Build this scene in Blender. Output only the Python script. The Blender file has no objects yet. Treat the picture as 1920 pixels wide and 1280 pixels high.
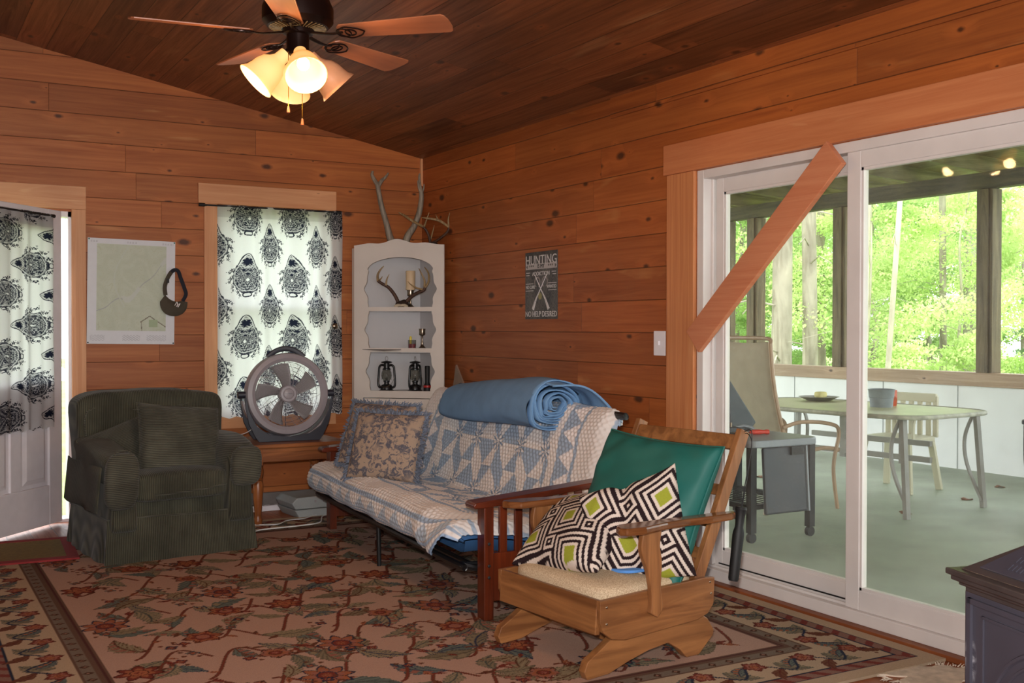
import bpy, bmesh, math, random
import numpy as np
from mathutils import Vector, Matrix, Euler
random.seed(7); RNG = np.random.RandomState(11)
PI = math.pi
SC = bpy.context.scene
C = SC.collection
# ------------------------------------------------------------------ camera
CAM = Vector((-3.5703, -7.6574, 1.2734))
yaw, pitch, roll = math.radians(29.714), math.radians(-0.709), math.radians(0.081)
cd = bpy.data.cameras.new('camera'); cam = bpy.data.objects.new('camera', cd); C.objects.link(cam)
fwd = Vector((math.sin(yaw)*math.cos(pitch), math.cos(yaw)*math.cos(pitch), math.sin(pitch)))
r0 = Vector((math.cos(yaw), -math.sin(yaw), 0)); u0 = r0.cross(fwd)
rr = math.cos(roll)*r0 + math.sin(roll)*u0; uu = -math.sin(roll)*r0 + math.cos(roll)*u0
cam.matrix_world = Matrix(((rr.x, uu.x, -fwd.x, CAM.x), (rr.y, uu.y, -fwd.y, CAM.y), (rr.z, uu.z, -fwd.z, CAM.z), (0, 0, 0, 1)))
cd.sensor_width = 36; cd.lens = 36*2050/1920; cd.clip_start = 0.05; cd.clip_end = 300
SC.camera = cam
# ------------------------------------------------------------------ view
SC.view_settings.view_transform = 'Standard'; SC.view_settings.look = 'None'
SC.view_settings.exposure = 0.08; SC.view_settings.gamma = 1.0; SC.view_settings.use_curve_mapping = False
# ------------------------------------------------------------------ sky, sun, flash
W = bpy.data.worlds.new('sky'); SC.world = W; W.use_nodes = True
wn = W.node_tree; wn.nodes.clear()
bg = wn.nodes.new('ShaderNodeBackground'); wo = wn.nodes.new('ShaderNodeOutputWorld')
bg.inputs['Color'].default_value = (0.93, 0.98, 1.0, 1); bg.inputs['Strength'].default_value = 5.0
wn.links.new(bg.outputs[0], wo.inputs[0])
def light(name, kind, loc, energy, color, **kw):
    l = bpy.data.lights.new(name, kind); l.energy = energy; l.color = color
    for k, v in kw.items(): setattr(l, k, v)
    o = bpy.data.objects.new(name, l); C.objects.link(o); o.location = loc; return o
sun = light('sun', 'SUN', (12, -4, 20), 3.0, (1, .97, .9), angle=math.radians(12))
sun.rotation_euler = Euler((math.radians(38), 0, math.radians(-70)))
# the camera's own flash, on its hot shoe
flash = light('camera_flash', 'AREA', CAM + uu*.13 - rr*.02 + fwd*.03, 64.0, (1, .95, .90), size=.06)
flash.rotation_euler = cam.matrix_world.to_euler()
flash.data.spread = math.radians(120)

# ------------------------------------------------------------------ helpers
def tag(o, label=None, cat=None, group=None, kind=None):
    if label: o['label'] = label
    if cat: o['category'] = cat
    if group: o['group'] = group
    if kind: o['kind'] = kind
    return o
def thing(name, label, cat, loc=(0, 0, 0), rz=0, group=None):
    o = bpy.data.objects.new(name, None); C.objects.link(o); o.location = loc; o.rotation_euler = (0, 0, rz)
    o.empty_display_size = .05
    return tag(o, label, cat, group)
def dup(root, loc=None, rz=None, label=None, group=None):
    r = root.copy(); C.objects.link(r)
    if loc is not None: r.location = loc
    if rz is not None: r.rotation_euler = (0, 0, rz)
    if label: r['label'] = label
    if group: r['group'] = group
    def kids(a, b):
        for ch in list(a.children):
            c = ch.copy(); C.objects.link(c); c.parent = b; kids(ch, c)
    kids(root, r); return r
def Rm(rx=0, ry=0, rz=0): return Euler((rx, ry, rz)).to_matrix().to_4x4()
def T(x, y, z): return Matrix.Translation((x, y, z))
def crom(pts, n=6, closed=False):
    P = [Vector(p) for p in pts]; out = []; m = len(P)
    for i in range(m if closed else m-1):
        g = lambda k: P[k % m] if closed else P[max(0, min(m-1, k))]
        a, b, c, d = g(i-1), g(i), g(i+1), g(i+2)
        for j in range(n):
            t = j/n
            out.append(.5*((2*b)+(c-a)*t+(2*a-5*b+4*c-d)*t*t+(3*b-a-3*c+d)*t*t*t))
    if not closed: out.append(P[-1])
    return out
class G:
    def __init__(s): s.b = bmesh.new()
    def _add(s, vs, fs):
        v = [s.b.verts.new(p) for p in vs]
        for f in fs:
            try: s.b.faces.new([v[i] for i in f])
            except ValueError: pass
        return s
    def box(s, c, d, M=None):
        x, y, z = d[0]/2, d[1]/2, d[2]/2
        vs = [Vector((i, j, k)) for k in (-z, z) for j in (-y, y) for i in (-x, x)]
        Mx = T(*c) @ (M or Matrix.Identity(4))
        return s._add([Mx @ v for v in vs], [(0, 2, 3, 1), (4, 5, 7, 6), (0, 1, 5, 4), (2, 6, 7, 3), (0, 4, 6, 2), (1, 3, 7, 5)])
    def bx(s, x0, x1, y0, y1, z0, z1):
        return s.box(((x0+x1)/2, (y0+y1)/2, (z0+z1)/2), (abs(x1-x0), abs(y1-y0), abs(z1-z0)))
    def beam(s, a, b, w, h, up=(0, 0, 1)):
        a, b = Vector(a), Vector(b); d = (b-a); L = d.length; d.normalize()
        sx = d.cross(Vector(up)); sx.normalize(); sz = sx.cross(d)
        vs = [a + sx*(i*w/2) + sz*(k*h/2) + d*(j*L) for k in (-1, 1) for j in (0, 1) for i in (-1, 1)]
        return s._add(vs, [(0, 2, 3, 1), (4, 5, 7, 6), (0, 1, 5, 4), (2, 6, 7, 3), (0, 4, 6, 2), (1, 3, 7, 5)])
    def tube(s, pts, r, n=8, closed=False, flat=1.0, up=None, cap=True):
        P = [Vector(p) for p in pts]; m = len(P)
        R = list(r) if hasattr(r, '__len__') else [r]*m
        if len(R) != m: R = [R[min(len(R)-1, int(round(i*(len(R)-1)/(m-1))))] if False else float(np.interp(i/(m-1), np.linspace(0, 1, len(R)), R)) for i in range(m)]
        rings = []; prev = None
        for i in range(m):
            if closed: t = P[(i+1) % m]-P[(i-1) % m]
            else: t = P[min(m-1, i+1)]-P[max(0, i-1)]
            if t.length < 1e-9: t = Vector((0, 0, 1))
            t.normalize()
            if prev is None:
                a = Vector(up) if up else (Vector((0, 0, 1)) if abs(t.z) < .9 else Vector((1, 0, 0)))
            else: a = prev
            a = a - t*a.dot(t)
            if a.length < 1e-6: a = t.orthogonal()
            a.normalize(); prev = a; bb = t.cross(a)
            rings.append([s.b.verts.new(P[i] + a*(math.cos(2*PI*k/n)*R[i]*flat) + bb*(math.sin(2*PI*k/n)*R[i])) for k in range(n)])
        for i in range(m if closed else m-1):
            A, B = rings[i], rings[(i+1) % m]
            for k in range(n):
                try: s.b.faces.new((A[k], A[(k+1) % n], B[(k+1) % n], B[k]))
                except ValueError: pass
        if not closed and cap and n > 2:
            s.b.faces.new(rings[0][::-1]); s.b.faces.new(rings[-1])
        return s
    def cyl(s, a, b, r, r2=None, n=20): return s.tube([a, b], [r, r if r2 is None else r2], n)
    def lathe(s, prof, n=24, M=None, ang=2*PI):
        M = M or Matrix.Identity(4); rings = []; full = abs(ang-2*PI) < 1e-6; k2 = n if full else n+1
        for r, z in prof:
            rings.append([s.b.verts.new(M @ Vector((r*math.cos(ang*k/n), r*math.sin(ang*k/n), z))) for k in range(k2)])
        for i in range(len(rings)-1):
            for k in range(n):
                A, B = rings[i], rings[i+1]
                try: s.b.faces.new((A[k], A[(k+1) % k2], B[(k+1) % k2], B[k]))
                except ValueError: pass
        if full and (abs(prof[0][0]-prof[-1][0])+abs(prof[0][1]-prof[-1][1]) > 1e-6):
            if prof[0][0] > 1e-4: s.b.faces.new(rings[0][::-1])
            if prof[-1][0] > 1e-4: s.b.faces.new(rings[-1])
        return s
    def prism(s, poly, t0, t1, M=None):
        M = M or Matrix.Identity(4); n = len(poly)
        a = [s.b.verts.new(M @ Vector((p[0], p[1], t0))) for p in poly]
        b = [s.b.verts.new(M @ Vector((p[0], p[1], t1))) for p in poly]
        s.b.faces.new(a[::-1]); s.b.faces.new(b)
        for i in range(n): s.b.faces.new((a[i], a[(i+1) % n], b[(i+1) % n], b[i]))
        return s
    def sphere(s, c, r, sc=(1, 1, 1), n=12, M=None):
        prof = [(max(1e-5, r*math.sin(PI*i/n)), -r*math.cos(PI*i/n)) for i in range(n+1)]
        return s.lathe(prof, n*2, T(*c) @ (M or Matrix.Identity(4)) @ Matrix.Diagonal((sc[0], sc[1], sc[2], 1)))
    def blob(s, c, d, e=.35, n=18, M=None, fn=None):
        # rounded block: superellipsoid of full size d
        sg = lambda v, p: math.copysign(abs(v)**p, v)
        rings = []; Mx = T(*c) @ (M or Matrix.Identity(4))
        for i in range(n+1):
            ph = -PI/2 + PI*i/n
            row = []
            for k in range(2*n):
                th = 2*PI*k/(2*n)
                p = Vector((sg(math.cos(ph), e)*sg(math.cos(th), e)*d[0]/2, sg(math.cos(ph), e)*sg(math.sin(th), e)*d[1]/2, sg(math.sin(ph), e)*d[2]/2))
                if fn: p = fn(p)
                row.append(s.b.verts.new(Mx @ p))
            rings.append(row)
        for i in range(n):
            for k in range(2*n):
                try: s.b.faces.new((rings[i][k], rings[i][(k+1) % (2*n)], rings[i+1][(k+1) % (2*n)], rings[i+1][k]))
                except ValueError: pass
        return s
    def obj(s, name, mat, parent=None, smooth=True, bev=0, M=None, ang=38, merge=None, sub=0):
        b = s.b
        if (smooth if merge is None else merge): bmesh.ops.remove_doubles(b, verts=b.verts, dist=1e-5)
        bmesh.ops.recalc_face_normals(b, faces=b.faces)
        me = bpy.data.meshes.new(name); b.to_mesh(me); b.free()
        if M is not None: me.transform(M)
        if smooth:
            me.polygons.foreach_set('use_smooth', [True]*len(me.polygons)); me.set_sharp_from_angle(angle=math.radians(ang))
        o = bpy.data.objects.new(name, me); C.objects.link(o)
        if mat: me.materials.append(mat)
        if parent: o.parent = parent
        if bev:
            m = o.modifiers.new('bevel', 'BEVEL'); m.width = bev; m.segments = 2; m.limit_method = 'ANGLE'; m.harden_normals = False
        if sub:
            m = o.modifiers.new('sub', 'SUBSURF'); m.levels = sub; m.render_levels = sub
        return o
def npmesh(name, V, F, mat, parent=None, col=None, smooth=True):
    me = bpy.data.meshes.new(name); V = np.asarray(V, np.float32); F = np.asarray(F, np.int32)
    me.vertices.add(len(V)); me.vertices.foreach_set('co', V.ravel())
    k = F.shape[1]; me.loops.add(F.size); me.loops.foreach_set('vertex_index', F.ravel())
    me.polygons.add(len(F)); me.polygons.foreach_set('loop_start', np.arange(0, F.size, k, dtype=np.int32))
    me.polygons.foreach_set('use_smooth', np.full(len(F), smooth))
    me.update(calc_edges=True)
    if col is not None:
        a = me.color_attributes.new('Col', 'FLOAT_COLOR', 'POINT')
        cc = np.ones((len(V), 4), np.float32); cc[:, :3] = np.asarray(col).reshape(-1, 3)
        a.data.foreach_set('color', cc.ravel())
    if mat: me.materials.append(mat)
    o = bpy.data.objects.new(name, me); C.objects.link(o)
    if parent: o.parent = parent
    return o
def gridfaces(m, n, off=0, flip=False):
    i, j = np.meshgrid(np.arange(m-1), np.arange(n-1), indexing='ij')
    a = (i*n+j).ravel()+off; b = a+1; c = a+n+1; d = a+n
    return np.stack([a, d, c, b] if flip else [a, b, c, d], 1)
def lin(r, g, b):
    f = lambda c: (c/255/12.92) if c/255 <= .04045 else ((c/255+.055)/1.055)**2.4
    return (f(r), f(g), f(b))
def nlin(a):
    a = np.asarray(a, float)/255
    return np.where(a <= .04045, a/12.92, ((a+.055)/1.055)**2.4)

# ------------------------------------------------------------------ materials
class NT:
    def __init__(s, name):
        s.m = bpy.data.materials.new(name); s.m.use_nodes = True; s.t = s.m.node_tree; s.t.nodes.clear()
        s.out = s.n('OutputMaterial'); s.p = s.n('BsdfPrincipled'); s.l(s.p.outputs[0], s.out.inputs[0])
    def n(s, k, **kw):
        x = s.t.nodes.new('ShaderNode'+k)
        for a, b in kw.items(): setattr(x, a, b)
        return x
    def l(s, a, b): s.t.links.new(a, b); return s
    def put(s, sock, v):
        if hasattr(v, 'is_output') or hasattr(v, 'links'): s.l(v, sock)
        elif isinstance(v, (tuple, list)) and len(v) == 3 and sock.type == 'RGBA': sock.default_value = (*v, 1)
        else: sock.default_value = v
    def math(s, op, a, b=None, c=None, clamp=False):
        x = s.n('Math', operation=op, use_clamp=clamp); s.put(x.inputs[0], a)
        if b is not None: s.put(x.inputs[1], b)
        if c is not None: s.put(x.inputs[2], c)
        return x.outputs[0]
    def vec(s, x, y, z):
        k = s.n('CombineXYZ'); s.put(k.inputs[0], x); s.put(k.inputs[1], y); s.put(k.inputs[2], z); return k.outputs[0]
    def xyz(s):
        tc = s.n('TexCoord'); sp = s.n('SeparateXYZ'); s.l(tc.outputs['Object'], sp.inputs[0]); return tc.outputs['Object'], sp.outputs
    def noise(s, vec=None, scale=5, detail=4, rough=.5, dist=0):
        k = s.n('TexNoise'); k.inputs['Scale'].default_value = scale; k.inputs['Detail'].default_value = detail
        k.inputs['Roughness'].default_value = rough; k.inputs['Distortion'].default_value = dist
        if vec is not None: s.l(vec, k.inputs['Vector'])
        return k.outputs['Fac']
    def mix(s, f, a, b, mode='MIX'):
        k = s.n('Mix', data_type='RGBA', blend_type=mode); s.put(k.inputs[0], f); s.put(k.inputs[6], a); s.put(k.inputs[7], b); return k.outputs[2]
    def mapr(s, v, a, b, c=0., d=1.):
        k = s.n('MapRange'); s.put(k.inputs[0], v)
        for i, q in enumerate((a, b, c, d)): k.inputs[i+1].default_value = q
        return k.outputs[0]
    def bump(s, h, strength=.3, dist=.01):
        k = s.n('Bump'); k.inputs['Strength'].default_value = strength; k.inputs['Distance'].default_value = dist
        s.l(h, k.inputs['Height']); s.l(k.outputs[0], s.p.inputs['Normal'])
    def fin(s, col=None, rough=.6, metal=0, spec=.5):
        if col is not None: s.put(s.p.inputs['Base Color'], col)
        s.put(s.p.inputs['Roughness'], rough); s.p.inputs['Metallic'].default_value = metal
        s.p.inputs['Specular IOR Level'].default_value = spec
        return s.m
def M_(name, rgb, rough=.6, metal=0, var=.12, scale=12, bump=0, bscale=60, spec=.5, emit=None):
    s = NT(name); co, _ = s.xyz(); c = lin(*rgb)
    f = s.mapr(s.noise(co, scale, 4), .3, .7, 1-var, 1+var)
    k = s.n('Mix', data_type='RGBA', blend_type='MULTIPLY'); k.inputs[0].default_value = 1
    s.put(k.inputs[6], c); cmb = s.vec(f, f, f); s.l(cmb, k.inputs[7])
    if bump: s.bump(s.noise(co, bscale, 3), bump, .004)
    if emit:
        s.p.inputs['Emission Color'].default_value = (*emit[0], 1); s.p.inputs['Emission Strength'].default_value = emit[1]
    return s.fin(k.outputs[2], rough, metal, spec)
def boards(name, L, Wd, width, length, dark, light_, off=0., knot=1., rough=.5, tone=(.72, 1.15), groove=.0022, grain=1., kscale=(2.6, 5.0), wstretch=1.0, lighten=0.):
    """planks running along axis L (0/1/2), stacked along axis Wd"""
    s = NT(name); co, o = s.xyz()
    l = o[L]; w = s.math('MULTIPLY_ADD', o[Wd], wstretch/width, off)
    wi = s.math('FLOOR', w); fw = s.math('FRACT', w)
    w1 = s.n('TexWhiteNoise', noise_dimensions='1D'); s.l(wi, w1.inputs['W']); r1 = w1.outputs['Value']
    ls = s.math('ADD', s.math('MULTIPLY', l, 1/length), s.math('MULTIPLY', r1, 7.31))
    li = s.math('FLOOR', ls); fl = s.math('FRACT', ls)
    w2 = s.n('TexWhiteNoise', noise_dimensions='3D'); s.l(s.vec(wi, li, .5), w2.inputs['Vector']); r2 = w2.outputs['Value']; rc = w2.outputs['Color']
    spc = s.n('SeparateXYZ'); s.l(rc, spc.inputs[0])
    shift = s.math('MULTIPLY', r2, 37.)
    # knots
    kv = s.vec(s.math('MULTIPLY_ADD', l, kscale[0], shift), s.math('MULTIPLY_ADD', o[Wd], kscale[1]*wstretch, r1), 0.)
    vo = s.n('TexVoronoi', voronoi_dimensions='2D', feature='F1'); vo.inputs['Scale'].default_value = 1; vo.inputs['Randomness'].default_value = 1; s.l(kv, vo.inputs['Vector'])
    sv = s.n('SeparateXYZ'); s.l(vo.outputs['Color'], sv.inputs[0])
    sel = s.math('LESS_THAN', sv.outputs[0], .62*knot)
    nd = s.math('MULTIPLY_ADD', s.noise(co, 30, 3), .05, vo.outputs['Distance'])
    ksz = s.math('MULTIPLY_ADD', s.math('POWER', sv.outputs[1], 2.), .085, .035)
    kd = s.math('DIVIDE', nd, ksz)
    core = s.math('MULTIPLY', s.mapr(kd, .75, 1.45, 1, 0), sel)
    halo = s.math('MULTIPLY', s.mapr(kd, 1.2, 4.2, 1, 0), sel)
    # grain, bent around the knots
    gw = s.math('MULTIPLY_ADD', halo, .45, s.math('MULTIPLY', o[Wd], 22.*grain))
    gv = s.vec(s.math('MULTIPLY_ADD', l, .9, shift), gw, shift)
    g1 = s.noise(gv, 1., 5, .6, 1.2)
    fv = s.vec(s.math('MULTIPLY', l, 4), s.math('MULTIPLY', gw, 6), shift)
    g2 = s.noise(fv, 1., 3, .6, .3)
    big = s.noise(co, .9, 2)
    g = s.math('ADD', s.math('MULTIPLY', g1, .75), s.math('MULTIPLY', g2, .25))
    col = s.mix(s.mapr(g, .26, .76), lin(*dark), lin(*light_))
    tn = s.math('MULTIPLY', s.mapr(r2, 0, 1, *tone), s.mapr(big, .3, .7, .86, 1.12))
    hue = s.mix(s.math('MULTIPLY', spc.outputs[1], .35), (1, 1, 1), (1.0, .82, .66))
    col = s.mix(1, col, s.vec(tn, tn, tn), 'MULTIPLY'); col = s.mix(1, col, hue, 'MULTIPLY')
    col = s.mix(s.math('MULTIPLY', halo, .38), col, lin(min(255, light_[0]+8), light_[1], light_[2]), 'MIX')
    col = s.mix(s.math('MULTIPLY', core, .86), col, lin(46, 22, 12))
    pale = s.math('MULTIPLY', s.mapr(s.noise(s.vec(s.math('MULTIPLY_ADD', l, 1.3, shift), s.math('MULTIPLY', o[Wd], 9.), shift), 1., 3, .55, .8), .62, .74), s.mapr(spc.outputs[2], .35, .6))
    col = s.mix(s.math('MULTIPLY', pale, .38), col, lin(min(255, light_[0]+26), min(255, light_[1]+44), min(255, light_[2]+40)))
    edge = s.math('MULTIPLY', s.math('MINIMUM', fw, s.math('SUBTRACT', 1., fw)), width)
    je = s.math('MULTIPLY', s.math('MINIMUM', fl, s.math('SUBTRACT', 1., fl)), length)
    gr = s.math('MAXIMUM', s.mapr(edge, groove*.4, groove*1.5, 1, 0), s.mapr(je, groove*.2, groove*.8, .8, 0))
    col = s.mix(s.math('MULTIPLY', gr, .72), col, lin(40, 18, 9))
    h = s.math('SUBTRACT', s.math('MULTIPLY', g, .15), gr)
    s.bump(h, .5, .004)
    return s.fin(col, s.mapr(g, .3, .7, rough+.08, rough-.06), 0, .4)
def vcol(name, rough=.8, nscale=60, bump=.15, var=.08, spec=.3, sheen=0, trans=0., bdist=.004):
    s = NT(name); co, _ = s.xyz(); a = s.n('Attribute', attribute_name='Col')
    nz = s.noise(co, nscale, 3); f = s.mapr(nz, .3, .7, 1-var, 1+var)
    col = s.mix(1, a.outputs['Color'], s.vec(f, f, f), 'MULTIPLY')
    if bump: s.bump(nz, bump, bdist)
    if sheen: s.p.inputs['Sheen Weight'].default_value = sheen
    s.fin(col, rough, 0, spec)
    if trans:
        tr = s.n('BsdfTranslucent'); s.l(col, tr.inputs[0]); mx = s.n('MixShader'); mx.inputs[0].default_value = trans
        s.l(s.p.outputs[0], mx.inputs[1]); s.l(tr.outputs[0], mx.inputs[2]); s.l(mx.outputs[0], s.out.inputs[0])
    return s.m
def ribs(name, rgb, axis, pitch_=.0095, rough=.85, axis2=None):
    s = NT(name); co, o = s.xyz()
    wv = s.math('MULTIPLY_ADD', s.noise(co, 3, 2), .02, o[axis])
    sn = s.math('SINE', s.math('MULTIPLY', wv, 2*PI/pitch_)); h = s.math('MULTIPLY_ADD', sn, .5, .5)
    worn = s.mapr(s.noise(co, 6, 4), .35, .7, .75, 1.35)
    c1 = lin(*rgb); c0 = tuple(v*.34 for v in c1)
    col = s.mix(h, c0, c1); col = s.mix(1, col, s.vec(worn, worn, worn), 'MULTIPLY')
    s.bump(h, .7, .0025); s.p.inputs['Sheen Weight'].default_value = .12
    return s.fin(col, rough, 0, .2)
def woodm(name, dark, light_, L=0, scale=1., rough=.4, streak=18, spec=.5):
    s = NT(name); co, o = s.xyz(); ax = [o[0], o[1], o[2]]
    v = [s.math('MULTIPLY', ax[i], (1.5 if i == L else streak)*scale) for i in range(3)]
    g = s.noise(s.vec(*v), 1., 5, .6, 1.0); big = s.noise(co, 4, 2)
    col = s.mix(s.mapr(g, .35, .65), lin(*dark), lin(*light_))
    f = s.mapr(big, .3, .7, .85, 1.12); col = s.mix(1, col, s.vec(f, f, f), 'MULTIPLY')
    s.bump(g, .12, .002)
    return s.fin(col, rough, 0, spec)
MAT = {}
MAT['wall_b'] = boards('knotty_pine_boards_back', 0, 2, .1815, 2.6, (144, 74, 31), (190, 115, 58), off=.26, knot=1.25, tone=(.76, 1.12))
MAT['wall_r'] = boards('knotty_pine_boards_right', 1, 2, .1760, 2.9, (136, 67, 27), (180, 101, 47), off=.90, knot=1.2, tone=(.78, 1.12))
MAT['ceil'] = boards('ceiling_boards', 1, 0, .175, 2.2, (84, 42, 22), (156, 92, 52), off=.3, knot=.7, tone=(.5, 1.25), rough=.42)
MAT['floor'] = boards('floor_planks', 1, 0, .14, 2.4, (120, 62, 32), (165, 92, 50), off=.1, knot=.5)
MAT['pine_x'] = boards('pine_trim_horizontal', 0, 2, 5, 9, (196, 130, 88), (222, 168, 122), off=.5, knot=.5, groove=.00001, kscale=(1.7, 5.6), tone=(.97, 1.03))
MAT['pine_z'] = boards('pine_trim_upright', 2, 0, 5, 9, (196, 130, 88), (222, 168, 122), off=.5, knot=.4, groove=.00001, kscale=(1.4, 5.6), tone=(.97, 1.03))
MAT['fir_y'] = boards('fir_header', 1, 2, 5, 9, (176, 98, 58), (204, 132, 86), off=.5, knot=.15, groove=.00001, grain=.8, tone=(.97, 1.03))
MAT['fir_z'] = boards('fir_casing', 2, 1, 5, 9, (176, 104, 62), (214, 150, 100), off=.5, knot=.0, groove=.00001, grain=1.6, tone=(.97, 1.03))
MAT['white'] = M_('white_paint_frame', (214, 206, 202), .45, var=.05, scale=5)
MAT['doorwhite'] = M_('white_door_paint', (226, 220, 224), .4, var=.04)
MAT['black'] = M_('black_metal', (22, 21, 22), .35, var=.1)
MAT['blackm'] = M_('matte_black', (16, 15, 16), .6, var=.1)
MAT['brass'] = M_('brass', (190, 145, 60), .25, 1., .1)
MAT['nickel'] = M_('tarnished_nickel', (150, 135, 118), .28, 1., .15)
MAT['concrete'] = M_('porch_floor_paint', (150, 160, 142), .55, var=.14, scale=2.5)
MAT['porchwall'] = M_('porch_white_panel', (226, 226, 228), .6, var=.05, scale=3)
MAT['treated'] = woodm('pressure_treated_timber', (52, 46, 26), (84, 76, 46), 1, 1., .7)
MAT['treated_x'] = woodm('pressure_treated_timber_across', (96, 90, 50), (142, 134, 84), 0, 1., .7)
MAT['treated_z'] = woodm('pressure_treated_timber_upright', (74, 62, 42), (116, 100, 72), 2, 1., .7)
MAT['rail'] = boards('porch_rail_wood', 1, 2, 5, 9, (140, 112, 88), (184, 156, 130), off=.5, knot=.5, groove=.00001, tone=(.95, 1.05))
def glass(name, tint=(1, 1, 1), dust=.05, r=.02):
    s = NT(name); s.t.nodes.remove(s.p)
    tr = s.n('BsdfTransparent'); tr.inputs[0].default_value = (*tint, 1); gl = s.n('BsdfGlossy'); gl.inputs['Roughness'].default_value = r
    df = s.n('BsdfDiffuse'); df.inputs[0].default_value = (.75, .75, .72, 1)
    lw = s.n('LayerWeight'); lw.inputs[0].default_value = .5
    fr = s.math('MULTIPLY_ADD', s.math('POWER', lw.outputs['Facing'], 5), .8, .008)
    m1 = s.n('MixShader'); s.l(fr, m1.inputs[0]); s.l(tr.outputs[0], m1.inputs[1]); s.l(gl.outputs[0], m1.inputs[2])
    co, _ = s.xyz(); d = s.mapr(s.noise(co, 2.2, 5, .65), .35, .75, dust*.3, dust*1.7)
    m2 = s.n('MixShader'); s.l(d, m2.inputs[0]); s.l(m1.outputs[0], m2.inputs[1]); s.l(df.outputs[0], m2.inputs[2]); s.l(m2.outputs[0], s.out.inputs[0])
    return s.m
MAT['glass'] = glass('dusty_door_glass', (.97, .99, .96), .05)
MAT['clear'] = glass('lantern_glass', (.8, .8, .78), .04, .05)

# ------------------------------------------------------------------ room
def struct(o): o['kind'] = 'structure'; return o
XL, YR, RIDGE = -6.6, -9.6, -3.9
SL = .1875
cz = lambda x: 2.57 + SL*(-x) if x > RIDGE else 2.57 + SL*(-RIDGE) - SL*(RIDGE-x)
struct(G().bx(XL-.15, .12, YR-.15, .15, -.12, 0).obj('floor', MAT['floor'], smooth=False))
# back wall with door and window openings
DX0, DX1, DZ = -3.47, -2.525, 2.03
WX0, WX1, WZ0, WZ1 = -1.585, -.76, .66, 2.12
g = G()
def wallb(x0, x1, z0, z1=None):
    if z1 is not None: g.bx(x0, x1, 0, .14, z0, z1)
    else:
        xs = [x0]+([RIDGE] if x0 < RIDGE < x1 else [])+[x1]
        for a, b in zip(xs[:-1], xs[1:]):
            g.prism([(a, z0), (b, z0), (b, cz(b)+.02), (a, cz(a)+.02)], -.14, 0, Matrix(((1, 0, 0, 0), (0, 0, -1, 0), (0, 1, 0, 0), (0, 0, 0, 1))))
wallb(XL, DX0, 0); wallb(DX0, DX1, DZ); wallb(DX1, WX0, 0); wallb(WX0, WX1, WZ1); wallb(WX1, .14, 0); wallb(WX0, WX1, 0, WZ0)
struct(g.obj('wall_back', MAT['wall_b'], smooth=False))
OY0, OY1, OZ = -5.46, -3.30, 2.07
g = G()
g.bx(0, .14, OY1, 0, 0, 2.62); g.bx(0, .14, OY0, OY1, OZ, 2.62); g.bx(0, .14, YR, OY0, 0, 2.62); g.bx(0, .14, OY0, OY1, -.12, .0)
struct(g.obj('wall_right', MAT['wall_r'], smooth=False))
# overlapping top course of the right wall, ends in a step
struct(G().bx(-.012, 0, YR, -2.54, 2.46, 2.585).obj('trim_1', MAT['wall_r'], smooth=False))
struct(G().bx(-.018, 0, -.018, 0, 2.36, 2.57).obj('trim_2', MAT['pine_z'], smooth=False))
g = G(); g.bx(XL-.14, XL, YR, .14, 0, cz(XL)+.05)
struct(g.obj('wall_left', MAT['wall_r'], smooth=False))
g = G()
M = Matrix(((1, 0, 0, 0), (0, 0, 1, YR-.14), (0, 1, 0, 0), (0, 0, 0, 1)))
g.prism([(XL, 0), (.14, 0), (.14, .5), (XL, .5)], 0, .14, M)
g.prism([(XL, .5), (-5.9, .5), (-5.9, 2.5), (XL, 2.5)], 0, .14, M); g.prism([(-3.2, .5), (-2.9, .5), (-2.9, 2.5), (-3.2, 2.5)], 0, .14, M)
g.prism([(-.5, .5), (.14, .5), (.14, 2.5), (-.5, 2.5)], 0, .14, M)
g.prism([(XL, 2.5), (.14, 2.5), (.14, 2.56), (RIDGE, cz(RIDGE)+.02), (XL, cz(XL)+.02)], 0, .14, M)
struct(g.obj('wall_rear', MAT['wall_b'], smooth=False))  # unseen wall behind the camera; its two big openings are added for daylight fill
g = G()
for i, (x0, x1) in enumerate(((-5.9, -3.2), (-2.9, -.5))):
    w = G()
    for a, b, c_, d in ((x0, x1, .5, .57), (x0, x1, 2.43, 2.5), (x0, x0+.07, .57, 2.43), (x1-.07, x1, .57, 2.43), ((x0+x1)/2-.03, (x0+x1)/2+.03, .57, 2.43)):
        w.bx(a, b, YR-.1, YR-.03, c_, d)
    struct(w.obj('window_%d' % (i+2), MAT['white'], smooth=False))  # unseen frames set in the openings added to let fill light in
# ceiling: boards run along y, two slopes meeting at the ridge
g = G(); M = Matrix(((1, 0, 0, 0), (0, 0, 1, 0), (0, 1, 0, 0), (0, 0, 0, 1)))
g.prism([(.14, cz(0)-.026), (.14, cz(0)+.12), (RIDGE, cz(RIDGE)+.15), (RIDGE, cz(RIDGE))], YR-.14, .14, M)
g.prism([(XL-.14, cz(XL)-.026), (RIDGE, cz(RIDGE)), (RIDGE, cz(RIDGE)+.15), (XL-.14, cz(XL)+.12)], YR-.14, .14, M)
struct(g.obj('ceiling', MAT['ceil'], smooth=False))
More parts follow.
